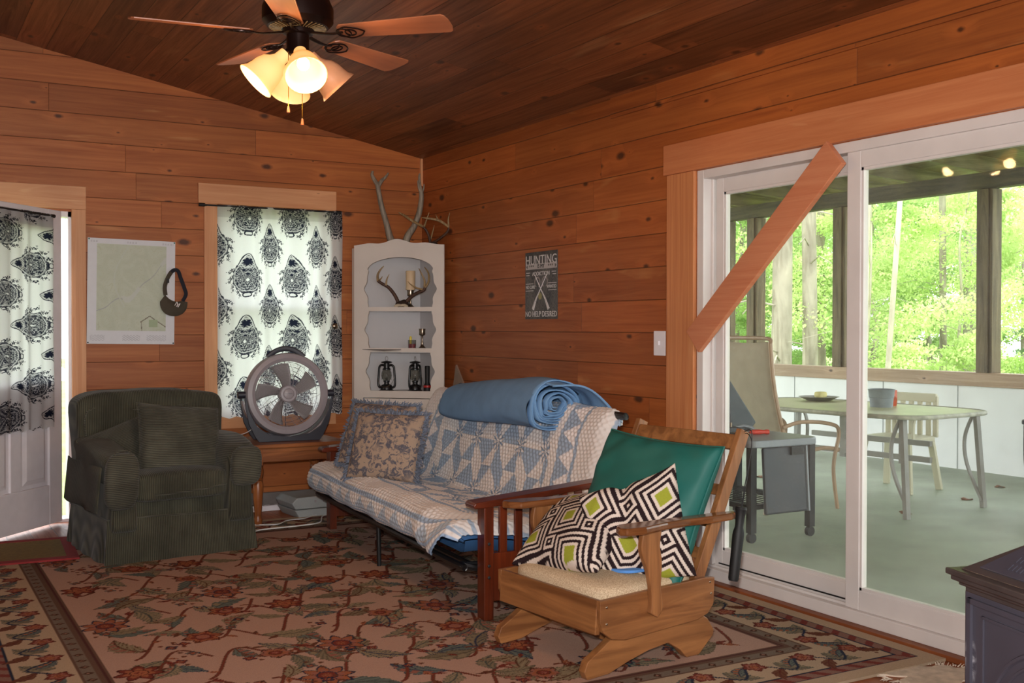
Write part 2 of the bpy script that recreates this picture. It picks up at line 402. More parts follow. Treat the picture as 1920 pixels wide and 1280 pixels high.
# --- window
g = G(); fw_ = .045
for a, b, c_, d in ((WX0, WX0+fw_, WZ0, WZ1), (WX1-fw_, WX1, WZ0, WZ1), (WX0+fw_, WX1-fw_, WZ0, WZ0+fw_), (WX0+fw_, WX1-fw_, WZ1-fw_, WZ1), (WX0+fw_, WX1-fw_, 1.38, 1.43)):
    g.bx(a, b, .05, .10, c_, d)
w1 = struct(g.obj('window_1', MAT['white'], smooth=False))
G().bx(WX0, WX1, .07, .075, WZ0, WZ1).obj('pane', MAT['glass'], w1, False)
def trimpiece(n, x0, x1, z0, z1, mat, y=-.02):
    struct(G().bx(x0, x1, y, 0, z0, z1).obj('trim_%d' % n, MAT[mat], smooth=False, bev=.002))
trimpiece(3, -1.706, -.702, 2.135, 2.272, 'pine_x', -.024)
trimpiece(4, -1.665, -1.575, .66, 2.135, 'pine_z'); trimpiece(5, -.775, -.705, .66, 2.135, 'pine_z')
trimpiece(6, -1.665, -.705, .565, .66, 'pine_x')
# --- back door: frame, open leaf
trimpiece(7, -3.65, -2.437, 2.045, 2.195, 'pine_x', -.026)
trimpiece(8, -2.525, -2.437, 0, 2.045, 'pine_z'); trimpiece(9, -3.56, -3.47, 0, 2.045, 'pine_z')
g = G(); g.bx(DX1-.02, DX1, 0, .14, 0, DZ); g.bx(DX0, DX0+.035, 0, .14, 0, DZ); g.bx(DX0, DX1, 0, .14, DZ-.035, DZ); g.bx(DX0, DX1, 0, .14, 0, .02)
struct(g.obj('trim_10', MAT['doorwhite'], smooth=False))
# ---- open back door leaf (hinged at the right jamb, swung into the room)
door = thing('door_1', 'white back door standing open into the room, half covered by a curtain', 'door', (-2.612, -.072, .012), math.radians(180+48))
door['kind'] = 'structure'
g = G(); Wd, Hd = .91, 2.01
# stiles and rails round the glazed upper half and two lower panels
for a, b, c_, d in ((0, .13, .01, Hd), (Wd-.13, Wd, .01, Hd), (.13, Wd-.13, Hd-.14, Hd), (.13, Wd-.13, .78, .92), (.13, Wd-.13, .01, .26), (Wd/2-.05, Wd/2+.05, .26, .78)):
    g.bx(a, b, -.022, .022, c_, d)
g.bx(.13, Wd-.13, -.008, .008, .26, .78)
g.obj('door_leaf', MAT['doorwhite'], door, False, bev=.004)
for i, (a, b) in enumerate(((.13, Wd/2-.05), (Wd/2+.05, Wd-.13))):
    g = G(); poly = lambda m: [(a+m, .26+m), (b-m, .26+m), (b-m, .78-m), (a+m, .78-m)]
    for sgn in (1, -1):
        P0 = [Vector((x, sgn*.008, z)) for x, z in poly(.025)]; P1 = [Vector((x, sgn*.019, z)) for x, z in poly(.055)]
        vs = P0+P1; fs = [(0, 1, 5, 4), (1, 2, 6, 5), (2, 3, 7, 6), (3, 0, 4, 7), (4, 5, 6, 7)]; g._add(vs, fs)
    g.obj('raised_panel', MAT['doorwhite'], door, False)
G().bx(.13, Wd-.13, -.004, .004, .92, Hd-.14).obj('pane', MAT['glass'], door, False)
for z in (1.74, 1.03, .29):
    g = G(); g.bx(-.062, .0, -.0285, -.0235, z-.05, z+.05); g.cyl((-.020, -.031, z-.052), (-.020, -.031, z+.052), .009, n=10)
    g.obj('hinge', MAT['brass'], door, True)

# ---- curtains (printed medallion fabric)
def medallion(u, v):
    """ink 0..1 of one onion-shaped medallion, u across, v up, in half widths"""
    v = v/1.22; au = np.abs(u); vb = v+.12; r = np.hypot(u, vb*.95); th = np.arctan2(vb, au)
    ink = np.zeros_like(u)
    # scattered florets and berries round the lower rim
    for k, (a, rr_, s_) in enumerate([(t, 1.0+.12*((k*5) % 3-1), .075+.02*((k*7) % 3-1)) for k, t in enumerate(np.linspace(-1.45, .62, 13))]):
        cx, cy = rr_*math.cos(a), rr_*math.sin(a)-.12
        d = np.hypot(au-cx, v-cy); fl = d < s_*(1+.35*np.cos(5*np.arctan2(v-cy, au-cx)))
        ink = np.where(fl, 1, ink); ink = np.where(d < s_*.28, .1, ink)
        d2 = np.hypot(au-cx*1.15, v-cy*1.12+.02); ink = np.where(d2 < .028, 1, ink)
    body = r < .86+.035*np.cos(14*th)
    fine = np.sin(34*r+3*np.cos(9*th))*np.sin(26*au+11*v)
    ink = np.where(body, np.where(fine > -.05, .96, .50), ink)
    ink = np.where(body & (r > .80), .95, ink); ink = np.where((np.abs(r-.74) < .020), .2, ink)
    # mirrored curls, hearts and leaves knocked out of the ground
    for (a, b, rad) in ((.30, .22, .11), (.42, -.14, .10), (.17, -.46, .10), (.56, .16, .07), (.0, .20, .08), (.47, -.45, .08), (.14, .44, .08)):
        d = np.hypot(au-a, v-b+.06); ink = np.where(d < rad, .05, ink); ink = np.where(np.abs(d-rad*.62) < .026, 1, ink); ink = np.where(d < rad*.28, 1, ink)
    lozenge = (au/.06+np.abs(v+.22)/.13) < 1; ink = np.where(lozenge, .0, ink)
    # pointed crown
    w = .40*np.clip((1.40-v)/.60, 0, 1)**.62; w = np.where(v < .80, .40+.55*np.clip(.80-v, 0, .4), w); cr = (au < w) & (v > .50)
    ink = np.where(cr, np.where(fine > .1, .9, .35), ink); ink = np.where(cr & (au > w-.06), 1, ink)
    cy = .88; d = np.hypot(au, v-cy); pet = np.cos(7*np.arctan2(v-cy, u)); ink = np.where(cr & (d < .20+.05*pet), 1, ink)
    ink = np.where(cr & (np.abs(au-w+.10) < .022), .05, ink)
    hd = np.hypot(np.maximum(au-.06, 0), (v+1.13)*.9+.6*au*0)
    ink = np.where(hd < .13, 1, ink); ink = np.where(hd < .075, .1, ink)
    return ink
def fabric(X, Y, hw=.094, px_=.372, py=.430):
    ink = np.zeros_like(X)
    for ox, oy in ((0, 0), (.5, .5)):
        u = ((X/px_-ox+.5) % 1-.5)*px_/hw; v = ((Y/py-oy+.5) % 1-.5)*py/hw
        ink = np.maximum(ink, medallion(u, v))
    white = nlin([222, 222, 224]); dark = nlin([32, 36, 52])
    return white[None, None]*(1-ink[..., None]) + dark[None, None]*ink[..., None]
MAT['curtain'] = vcol('printed_curtain_cloth', .9, 300, .1, .03, .1, 0, .55)
MAT['curtain_dark'] = MAT['curtain']
def curtain(name, x0, x1, z0, z1, y, cloth_w, ph=(0, 0), n=(300, 520), rot=False, parent=None, amp=.018, foldf=9.):
    m, k = n; s = np.linspace(0, 1, m); t = np.linspace(0, 1, k)
    S, Tt = np.meshgrid(s, t, indexing='ij')
    # uneven gathering: fold phase warps both depth and cloth coordinate
    warp = .016*np.sin(S*2*PI*2.3+.7)+.007*np.sin(S*2*PI*5.1+1.9)
    sx = S
    edge = .012*np.sin(Tt*9)*(S-.5)*2
    X = x0+(x1-x0)*sx + edge*.3
    yy = y + amp*(.6+.4*(1-Tt))*(np.sin(2*PI*foldf*(S+warp))*.6+np.sin(2*PI*foldf*.43*(S+warp)+1)*.6) + .004*np.sin(40*Tt+9*S)*0
    Z = z0+(z1-z0)*Tt + .006*np.sin(2*PI*foldf*S)*(1-Tt)
    U = (S + 1.6*warp)*cloth_w + .012*np.sin(3*Tt+6*S); V = (z1-z0)*Tt
    hem = None
    col = fabric((V+ph[0]) if rot else (U+ph[0]), (U+ph[1]) if rot else (V+ph[1]))
    col = col*np.where(V > (z1-z0)-.085, .80, 1.)[..., None]
    V3 = np.stack([X, yy, Z], -1).reshape(-1, 3)
    return npmesh(name, V3, gridfaces(m, k), MAT['curtain'], parent, col)
cu = thing('window_curtain', 'white sheer curtain with dark medallion print hanging over the window', 'curtain', (-1.17, -.06, 2.12))
c_ = curtain('cloth', -.47+.06, .50, -1.475, .005, 0, .97, (.17, .30), parent=cu, amp=.014)
g = G(); g.bx(-.39, .47, -.003, .003, -.09, .006)
cd_ = thing('door_curtain', 'white curtain with sideways dark medallions hanging on the open door', 'curtain', (-2.612, -.072, .012), math.radians(180+48))
curtain('cloth', .135, .88, .63, 1.975, .05, .62, (.10, .26), n=(260, 460), rot=True, parent=cd_, amp=.009, foldf=7)
def rod(name, label, a, b, r, loc, rz):
    t = thing(name, label, 'curtain rod', loc, rz)
    G().cyl(a, b, r, n=12).obj('pole', MAT['blackm'], t)
    for p, q in ((a, b), (b, a)):
        d = (Vector(p)-Vector(q)).normalized(); G().cyl(Vector(p)-d*.03, Vector(p)+d*.012, r*1.9, n=14).obj('finial', MAT['blackm'], t, bev=.002)
        m = Vector(p)-d*.045
        G().tube([m, m+Vector((0, .035 if loc[1] > -.2 and rz == 0 else -.024, 0))], r*.9, 8).obj('bracket', MAT['blackm'], t)
    return t
rod('curtain_rod', 'slim black curtain rod across the top of the window', (-.53, 0, 0), (.48, 0, 0), .006, (-1.17, -.06, 2.118), 0)
rod('curtain_rod', 'short dark curtain rod at the top of the open white door', (.125, .05, 1.965), (.90, .05, 1.965), .006, (-2.612, -.072, .012), math.radians(180+48))
t = thing('holdback', 'small brass and glass curtain holdback on the right of the window trim', 'curtain holdback', (-.735, -.022, 1.285))
g = G(); g.lathe([(.016, 0), (.016, .004), (.005, .008), (.005, .05), (.004, .052)], 14, Rm(PI/2)); g.obj('stem', MAT['brass'], t)
G().lathe([(.004, .048), (.02, .052), (.022, .058), (.012, .066), (.001, .068)], 14, Rm(PI/2)).obj('knob', MAT['nickel'], t)

# ---- map pinned between door and window
def mapcol(U, V):   # U,V 0..1
    col = np.zeros(U.shape+(3,)); col[:] = nlin([212, 212, 216])
    ins = (U > .105) & (U < .895) & (V > .125) & (V < .95)
    x, y = U*5.7, V*7.0
    f = np.sin(2.1*x+1.3*np.sin(1.7*y))+np.sin(1.9*y+1.5*np.sin(1.3*x+1))+.5*np.sin(5*x+3*y)
    green = nlin([186, 192, 172]); pale = nlin([196, 201, 184])
    mixf = np.clip(.25+.25*np.sin(3*f), 0, 1)[..., None]
    base = green*(1-mixf)+pale*mixf
    col = np.where(ins[..., None], base, col)
    cont = np.abs(np.sin(9*f)) < .12
    col = np.where((ins & cont)[..., None], nlin([182, 186, 160]), col)
    riv = np.abs((V-.32)-.62*(U-.2)-.045*np.sin(9*U)-.02*np.sin(23*U)); col = np.where((ins & (riv < .005))[..., None], nlin([166, 168, 166]), col)
    col = np.where((ins & (riv < .03) & (np.sin(9*U+7*V) > .3))[..., None], nlin([192, 196, 186]), col)
    r2 = np.abs((U-.42)-.12*np.sin(6*V+1)); col = np.where((ins & (r2 < .008) & (V > .35))[..., None], nlin([190, 196, 182]), col)
    bnd = ins & (U > .6) & (V < .28) & ((np.abs(V-.27+.55*np.abs(U-.71)) < .005) | (np.abs(U-.615-.08*(.2-V)) < .004) & (V < .22))
    col = np.where(bnd[..., None], nlin([110, 100, 84]), col)
    patch = (U > .70) & (U < .80) & (V > .165) & (V < .235); col = np.where(patch[..., None], nlin([158, 172, 138]), col)
    txt = ((V < .095) & (V > .03) & (np.sin(V*620) > .1) & (np.sin(U*170+np.floor(V*100)*3) > -.3) & (((U > .03) & (U < .2)) | ((U > .4) & (U < .6)) | ((U > .68) & (U < .9))))
    txt |= (V > .962) & (V < .985) & (np.sin(V*800) > 0) & (np.sin(U*200) > -.2) & (((U > .02) & (U < .12)) | ((U > .43) & (U < .56)) | ((U > .84) & (U < .98)))
    col = np.where(txt[..., None], nlin([172, 170, 176]), col)
    return col
MAT['print'] = vcol('printed_paper', .55, 20, .03, .02, .4)
def sheet(name, w, h, n, colfn, mat, parent, th=.002, curl=None):
    m, k = n; s = np.linspace(0, 1, m); t_ = np.linspace(0, 1, k); S, Tt = np.meshgrid(s, t_, indexing='ij')
    Y = np.zeros_like(S) if curl is None else curl(S, Tt)
    V3 = np.stack([(S-.5)*w, Y, (Tt-.5)*h], -1).reshape(-1, 3)
    V4 = V3+np.array([0, th, 0]); F = np.concatenate([gridfaces(m, k), gridfaces(m, k, m*k, True)])
    idx = np.arange(m*k).reshape(m, k); bd = np.concatenate([idx[:, 0], idx[-1, 1:], idx[::-1][1:, -1], idx[0, ::-1][1:]])
    q = np.stack([bd[:-1], bd[1:], bd[1:]+m*k, bd[:-1]+m*k], 1)
    c = colfn(S, Tt).reshape(-1, 3)
    return npmesh(name, np.concatenate([V3, V4]), np.concatenate([F, q[:, ::-1]]), mat, parent, np.concatenate([c, c]), smooth=False)
mp = thing('topographic_map', 'pale green topographic map with white margins pinned up beside the door', 'map', (-2.147, -.006, 1.512), 0)
mp.rotation_euler = (0, math.radians(.8), 0)
sheet('paper', .565, .70, (170, 210), mapcol, MAT['print'], mp, curl=lambda S, Tt: -.004*np.cos(S*7)*(1-Tt)-.003)
for x, z in ((-.275, .342), (.275, .342), (-.275, -.342), (.275, -.342)):
    G().sphere((x, -.010, z), .005, (1, .6, 1), 6).obj('push_pin', M_('green_pin', (40, 110, 80)) if z > 0 else MAT['blackm'], mp)

# ---- visor cap on a hook
hk = thing('wall_hook', 'small black coat hook screwed to the wall beside the map', 'hook', (-1.875, 0, 1.655))
g = G(); g.bx(-.012, .012, -.006, 0, -.022, .022); g.tube(crom([(0, -.004, .005), (0, -.03, 0), (0, -.045, .008), (0, -.046, .022)], 5), .006, 8)
g.obj('hook_body', MAT['blackm'], hk)
vz = thing('visor_cap', 'olive brown sun visor with white letters hanging from the hook', 'cap', (-1.882, -.035, 1.50))
MAT['olive'] = M_('olive_cotton', (72, 64, 52), .9, var=.1, bump=.2, bscale=300)
MAT['navy'] = M_('navy_band', (30, 30, 40), .9)
# brim: curved crescent plate
g = G(); m = 18; out_ = []; inn = []
def brim(a, k):
    x = math.sin(a)*.082; z = -.058-.075*math.cos(a)*(1 if k else .25)+(.0 if k else -.005)
    return x, z
top = [(-.052+.0, -.005), (-.02, -.035), (.02, -.05), (.062, -.045)]
tops = [Vector((a, 0, b)) for a, b in top]; tp = crom(tops, 6)
n_ = len(tp)
bot = [Vector((.004-.092*math.cos(PI*i/(n_-1)), 0, -.052-.098*math.sin(PI*i/(n_-1))**.8)) for i in range(n_)]
rows = 7; vs = []; fs = []
for layer in (0, 1):
    for j in range(rows):
        f = j/(rows-1)
        for i in range(n_):
            p = tp[i].lerp(bot[i], f); arch = -.030*math.sin(PI*f)*math.sin(PI*i/(n_-1)) - .01*f
            vs.append(Vector((p.x, arch+layer*.003, p.z)))
L_ = rows*n_
for j in range(rows-1):
    for i in range(n_-1):
        a = j*n_+i; fs += [(a, a+1, a+n_+1, a+n_), (L_+a, L_+a+n_, L_+a+n_+1, L_+a+1)]
g._add(vs, fs); g.obj('brim', MAT['olive'], vz)
band = crom([(-.052, -.012, -.008), (-.058, -.02, .05), (-.040, -.028, .11), (-.005, -.014, .158), (.030, -.012, .16), (.045, -.03, .11), (.066, -.04, .045), (.080, -.03, .0), (.062, -.014, -.046)], 7)
G().tube(band[:20], .014, 8, flat=.22, up=(0, 1, 0)).obj('head_band', MAT['olive'], vz)
G().tube(band[19:], .013, 8, flat=.22, up=(0, 1, 0)).obj('rear_strap', MAT['navy'], vz)
G().bx(-.047, -.033, -.040, -.030, .075, .105).obj('buckle', MAT['blackm'], vz)
def textmesh(name, s, size, mat, parent=None, M=None, ext=.0006, align='CENTER', off=0, sx=1.):
    cu_ = bpy.data.curves.new(name, 'FONT'); cu_.body = s; cu_.size = size; cu_.extrude = ext; cu_.align_x = align; cu_.align_y = 'CENTER'; cu_.offset = off; cu_.resolution_u = 3
    o = bpy.data.objects.new(name, cu_); C.objects.link(o); dg = bpy.context.evaluated_depsgraph_get()
    me = bpy.data.meshes.new_from_object(o.evaluated_get(dg)); bpy.data.objects.remove(o); bpy.data.curves.remove(cu_)
    me.transform(Matrix.Diagonal((sx, 1, 1, 1)))
    if M is not None: me.transform(M)
    me.materials.clear(); me.materials.append(mat)
    q = bpy.data.objects.new(name, me); C.objects.link(q)
    if parent: q.parent = parent
    return q
MAT['offwhite'] = M_('off_white_ink', (206, 200, 198), .6, var=.2, scale=120)
MX = Rm(PI/2)    # text laid in XY -> stands in XZ facing -Y
a = textmesh('lettering', 'N', .045, MAT['offwhite'], vz, T(.022, -.032, -.072) @ Rm(0, math.radians(30)) @ MX)
textmesh('lettering', 'Y', .045, MAT['offwhite'], vz, T(.022, -.0325, -.074) @ Rm(0, math.radians(30)) @ MX)

# ---- tin sign on the right wall
sg = thing('tin_sign', 'grey weathered tin hunting sign with crossed rifles on the right wall', 'sign', (-.004, -1.775, 1.542), -PI/2)
def signcol(S, Tt):
    x, z = S*.39, Tt*.425
    n = np.sin(60*x+9*np.sin(40*z))*np.sin(33*z+7*np.sin(51*x)) + .6*np.sin(150*x+40*z)*np.sin(90*z-30*x)
    n2 = np.sin(17*x+3)*np.sin(13*z+1+4*np.sin(9*x))
    v = np.clip(.5+.22*n+.25*n2, 0, 1)[..., None]
    c = nlin([52, 54, 58])*(1-v)+nlin([112, 106, 102])*v
    fade = np.clip((np.abs(z-.2)-.14)*12, 0, 1)[..., None]; c = c*(1-.45*fade)
    rb = (z > .315-.0) & (z < .35) & (S > .02) & (S < .98); notch = np.abs(z-.3325)*1.3 > np.minimum(S, 1-S)*.39-.012
    c = np.where((rb & ((np.minimum(S, 1-S)*.39 > .03) | notch))[..., None], nlin([178, 170, 168]), c)
    yl = (np.hypot((S-.47)*.39, z-.145) < .022); c = np.where(yl[..., None], nlin([150, 142, 96]), c)
    fr = nlin([150, 140, 136])
    ant = (np.abs(np.hypot(np.abs(S-.5)*.39-.045, z-.232)-.032) < .005) & (z > .205); c = np.where(ant[..., None], fr, c)
    return c
sheet('plate', .39, .425, (150, 170), signcol, MAT['print'], sg, .003)
def st(s, size, z, x=0, sx=1., mat='offwhite'):
    textmesh('lettering', s, size, MAT[mat], sg, T(x, -.0012, z) @ MX, sx=sx)
st('HUNTING', .083, .158, sx=1.0, x=.0); st('IS MY', .036, .120, mat='blackm'); st('ADDICTION', .036, .073, sx=1.05)
st('* * *', .03, .118, x=-.115, mat='blackm'); st('* * *', .03, .118, x=.115, mat='blackm')
st('NO CURE', .030, -.010, x=-.128, sx=.85); st('WANTED', .030, -.010, x=.128, sx=.85); st('NO HELP DESIRED', .05, -.182, sx=.93)
for sgn in (-1, 1):
    g = G(); g.tube([(sgn*.07, -.002, .065), (sgn*-.02, -.003, -.045)], [.003, .004], 6, flat=.5); g.tube([(sgn*-.02, -.003, -.045), (sgn*-.055, -.003, -.085), (sgn*-.095, -.002, -.15)], [.005, .008, .013], 6, flat=.3, up=(0, 1, 0))
    g.obj('rifle', MAT['offwhite'], sg)
for x0, x1, z in ((-.185, -.09, .012), (-.185, -.09, -.032), (.09, .185, .012), (.09, .185, -.032), (-.18, -.13, .082), (.13, .18, .082), (-.18, -.14, .066), (.14, .18, .066)):
    G().bx(x0, x1, -.0018, -.0008, z-.002, z+.002).obj('rule_line', MAT['offwhite'], sg, False)

# ---- light switch
sw = thing('light_switch', 'white switch plate on the board wall beside the glass door casing', 'light switch', (0, -2.993, 1.193), -PI/2)
G().bx(-.05, .05, -.006, 0, -.066, .066).obj('plate', MAT['doorwhite'], sw, False, bev=.003)
G().bx(-.006, .006, -.018, -.006, -.010, .012).obj('toggle', MAT['doorwhite'], sw, False, bev=.001)

# ---- sliding glass door
def yz(g, y0, y1, z0, z1, x0, x1): return g.bx(x0, x1, y0, y1, z0, z1)
# casing and header (unpainted fir)
struct(G().bx(-.022, 0, -3.295, -3.072, 0, 2.072).obj('trim_11', MAT['fir_z'], smooth=False, bev=.004))
struct(G().bx(-.030, 0, -5.75, -3.053, 2.072, 2.228).obj('trim_12', MAT['fir_y'], smooth=False, bev=.003))
struct(G().bx(-.022, 0, -5.70, -5.465, 0, 2.072).obj('trim_13', MAT['fir_z'], smooth=False, bev=.004))
struct(G().bx(-.055, .0, -5.7, -3.05, .0, .022).obj('trim_14', MAT['floor'], smooth=False, bev=.003))
sd = thing('door_2', 'white framed sliding glass door onto the porch', 'door', (0, OY1, 0)); sd['kind'] = 'structure'
g = G(); L2 = OY0-OY1
yz(g, -.05, 0, .076, OZ, -.004, .12); yz(g, L2, L2+.05, .076, OZ, -.004, .12); yz(g, L2+.05, -.05, OZ-.045, OZ, -.004, .12); yz(g, L2, 0, .022, .075, -.012, .13)
yz(g, -.066, -.05, .07, OZ-.045, .045, .055); yz(g, L2, 0, .075, .088, .02, .026)
g.obj('door_frame', MAT['white'], sd, False, bev=.003)
def panel(name, y0, y1, xc, st_l, st_r, zb=.075, zt=2.03, rb=.085, rt=.075):
    f = G(); d = .019
    yz(f, y0, y0-st_l, zb, zt, xc-d, xc+d); yz(f, y1+st_r, y1, zb, zt, xc-d, xc+d)
    yz(f, y0-st_l, y1+st_r, zb, zb+rb, xc-d, xc+d); yz(f, y0-st_l, y1+st_r, zt-rt, zt, xc-d, xc+d)
    fr = f.obj(name, MAT['white'], sd, False, bev=.003)
    yz(G(), y0-st_l, y1+st_r, zb+rb, zt-rt, xc-.004, xc+.004).obj('pane', MAT['glass'], fr, False)
    b = G(); i = .012
    for (a, c_, e, f2) in ((y0-st_l, y0-st_l-i, zb+rb, zt-rt), (y1+st_r+i, y1+st_r, zb+rb, zt-rt), (y0-st_l, y1+st_r, zb+rb, zb+rb+i), (y0-st_l, y1+st_r, zt-rt-i, zt-rt)):
        yz(b, a, c_, e, f2, xc-.014, xc+.014)
    b.obj('glazing_bead', MAT['white'], fr, False)
    return fr
panel('fixed_panel', -.066, -1.02, .085, .055, .075)
panel('sliding_panel', -.985, L2+.05, .030, .075, .075)
# bits of black weather strip on the track
g = G(); yz(g, -.1, -.95, .088, .094, .060, .064); yz(g, -.985, -1.9, .070, .075, .0105, .012); g.obj('weather_strip', MAT['blackm'], sd, False)
# board braced across the fixed panel
g = G(); a, b = Vector((-.032, -4.262, 2.03)), Vector((-.032, -3.315, 1.205)); g.beam(b, a, .14, .030, up=(1, 0, 0))
br = g.obj('brace_board', None, smooth=False, bev=.003)
br.data.transform(Matrix.Translation(-((a+b)/2))); br.location = (a+b)/2
sB = boards('brace_wood', 1, 2, 5, 9, (186, 108, 74), (210, 142, 104), off=.5, knot=.6, groove=.00001, kscale=(2.2, 2.2), tone=(.98, 1.02)); br.data.materials.append(sB)
tag(br, 'pinkish brown board screwed diagonally across the sliding door', 'board')
# ================================================================== rug
def srgb(*c): return nlin(list(c))
class Canvas:
    def __init__(s, x0, x1, y0, y1, cell, base):
        s.x0, s.y0, s.c = x0, y0, cell
        s.nx = int(round((x1-x0)/cell))+1; s.ny = int(round((y1-y0)/cell))+1
        s.X = x0+np.arange(s.nx)*cell; s.Y = y0+np.arange(s.ny)*cell
        s.img = np.zeros((s.nx, s.ny, 3)); s.img[:] = base
    def win(s, x, y, r):
        i0 = max(0, int((x-r-s.x0)/s.c)); i1 = min(s.nx, int((x+r-s.x0)/s.c)+2); j0 = max(0, int((y-r-s.y0)/s.c)); j1 = min(s.ny, int((y+r-s.y0)/s.c)+2)
        if i0 >= i1 or j0 >= j1: return None
        X, Y = np.meshgrid(s.X[i0:i1], s.Y[j0:j1], indexing='ij'); return (slice(i0, i1), slice(j0, j1)), X-x, Y-y
    def put(s, sl, mask, col):
        w = s.img[sl]; w[mask] = col
    def flower(s, x, y, R, n, c1, c2, c3, oc, rot=0, pointy=False, sq=1.):
        q = s.win(x, y, R*1.35)
        if not q: return
        sl, X, Y = q; r = np.hypot(X, Y*sq); th = np.arctan2(Y*sq, X)+rot
        pet = np.abs(((th*n/(2*PI)) % 1)-.5)*2
        rad = R*(1.02-.42*pet**1.2) if pointy else R*(.86+.14*np.cos(th*n)+.05*np.cos(3*n*th))
        s.put(sl, r < rad*1.1, oc); s.put(sl, r < rad*.97, c1)
        s.put(sl, (r < rad*.97) & (np.abs(pet-1.) < .10) & (r > R*.3), oc)
        s.put(sl, (r < rad*.70), c2); s.put(sl, (r < R*.42), oc); s.put(sl, r < R*.36, c3)
        s.put(sl, (r < R*.2) & (np.cos(8*th) > 0), c1); 
    def leaf(s, x, y, L, ang, w, c, oc, bend=.6, lobes=5, c2=None):
        q = s.win(x, y, L*1.15)
        if not q: return
        sl, X, Y = q; ca, sa = math.cos(ang), math.sin(ang)
        a = (X*ca+Y*sa)/L; b = (-X*sa+Y*ca)/L - bend*(a-.0)*(1-a)*.9
        t = np.clip(a, 0, 1); prof = np.sin(PI*t**.8)*w*(1+.30*np.abs(np.sin(lobes*PI*(t-.25*np.abs(b)/w)))-.18)
        ins = (a > 0) & (a < 1)
        s.put(sl, ins & (np.abs(b) < prof+.010), oc); s.put(sl, ins & (np.abs(b) < prof), c)
        vein = np.sin(lobes*2*PI*(t-.45*np.abs(b)/w)); s.put(sl, ins & (np.abs(b) < prof*.9) & (vein > .55) & (np.abs(b) > .03), c*1.25)
        s.put(sl, ins & (np.abs(b) < prof*.96) & (vein < -.86) & (np.abs(b) > prof*.3), oc)
        if c2 is not None: s.put(sl, ins & (b > 0) & (b < prof*.8) & (np.sin(lobes*2*PI*t) > -.2), c2)
        s.put(sl, ins & (np.abs(b) < .018), oc)
    def stroke(s, pts, w, col, dots=None):
        for k in range(len(pts)-1):
            a, b = pts[k], pts[k+1]; m = ((a[0]+b[0])/2, (a[1]+b[1])/2); h = math.hypot(b[0]-a[0], b[1]-a[1])/2+w
            q = s.win(m[0], m[1], h)
            if not q: continue
            sl, X, Y = q; X = X+m[0]-a[0]; Y = Y+m[1]-a[1]; dx, dy = b[0]-a[0], b[1]-a[1]; t = np.clip((X*dx+Y*dy)/(dx*dx+dy*dy+1e-12), 0, 1)
            s.put(sl, np.hypot(X-t*dx, Y-t*dy) < w/2, col)
RX0, RX1, RY0, RY1 = -3.32, -.06, -4.86, -.62
TAN, CRM = srgb(198, 160, 140), srgb(198, 172, 142)
RED, ORG, GRN, GRN2, BRN, NVY, TEAL, ROSE = srgb(132, 60, 46), srgb(172, 104, 70), srgb(132, 118, 94), srgb(152, 136, 108), srgb(112, 70, 48), srgb(46, 52, 72), srgb(104, 112, 104), srgb(168, 108, 90)
cv = Canvas(RX0, RX1, RY0, RY1, .0052, CRM)
XX, YY = np.meshgrid(cv.X, cv.Y, indexing='ij')
de = np.minimum(np.minimum(XX-RX0, RX1-XX), np.minimum(YY-RY0, RY1-YY))     # distance from the edge
along = np.where(np.minimum(XX-RX0, RX1-XX) < np.minimum(YY-RY0, RY1-YY), YY, XX)
cv.img[de > .44] = TAN
# outer guard: thin navy lines with rose twist; inner guard: grey-brown bands with small diamonds
cv.img[(de > .068) & (de < .138)] = NVY*.8
gb = (de > .077) & (de < .129); cv.img[gb] = srgb(150, 112, 96); tw = gb & (np.sin((along*2*PI/.09)+(de-.09)*50) > .25); cv.img[tw] = srgb(132, 62, 52)
gi = (de > .345) & (de < .445); cv.img[gi] = srgb(112, 82, 66); cv.img[(de > .355) & (de < .402)] = srgb(132, 116, 100)
dm = (np.abs(((along/.085) % 1)-.5)*.085*1.2+np.abs(de-.378)) < .022; cv.img[dm & gi] = BRN*.55; dm2 = (np.abs(((along/.085) % 1)-.5)*.085*1.2+np.abs(de-.378)) < .009; cv.img[dm2 & gi] = srgb(160, 120, 100)
cv.img[(de > .422) & (de < .434)] = srgb(92, 52, 46)
rs = random.Random(5)
# border scroll
def border(x0, y0, dx, dy, n, step, flip):
    ux, uy = dx, dy; nx, ny = -dy*flip, dx*flip
    for i in range(n):
        cx, cy = x0+ux*step*i, y0+uy*step*i
        P = lambda a, b: (cx+ux*a+nx*b, cy+uy*a+ny*b); A = lambda t: math.atan2(uy*math.cos(t)+ny*math.sin(t), ux*math.cos(t)+nx*math.sin(t))
        p = P(0, -.05); q = P(.03, .02)
        cv.leaf(p[0], p[1], .155, A(.9), .26, GRN, TEAL*.7, .7*flip, 6, GRN2); cv.leaf(q[0], q[1], .125, A(-.7), .22, TEAL, NVY, -.6*flip, 5, ORG)
        a = P(-.02, .02); cv.leaf(a[0], a[1], .13, A(2.2), .2, BRN, RED*.6, .5*flip, 3)
        pts = [P(-.04+.24*t, .06*math.sin(2*PI*t)-.01) for t in np.linspace(0, 1, 12)]; cv.stroke(pts, .011, NVY)
        f = P(.15, -.045); cv.flower(f[0], f[1], .048, 5, RED, ROSE, ORG, RED*.5, i*.7)
        for k in range(3): d_ = P(.20+.02*k, .05-.018*k); cv.flower(d_[0], d_[1], .009, 3, BRN, BRN, BRN, BRN)
border(RX0+.235, RY0+.30, 0, 1, 16, .247, 1); border(RX1-.235, RY0+.30, 0, 1, 16, .247, -1)
border(RX0+.42, RY0+.235, 1, 0, 11, .247, -1); border(RX0+.42, RY1-.235, 1, 0, 11, .247, 1)
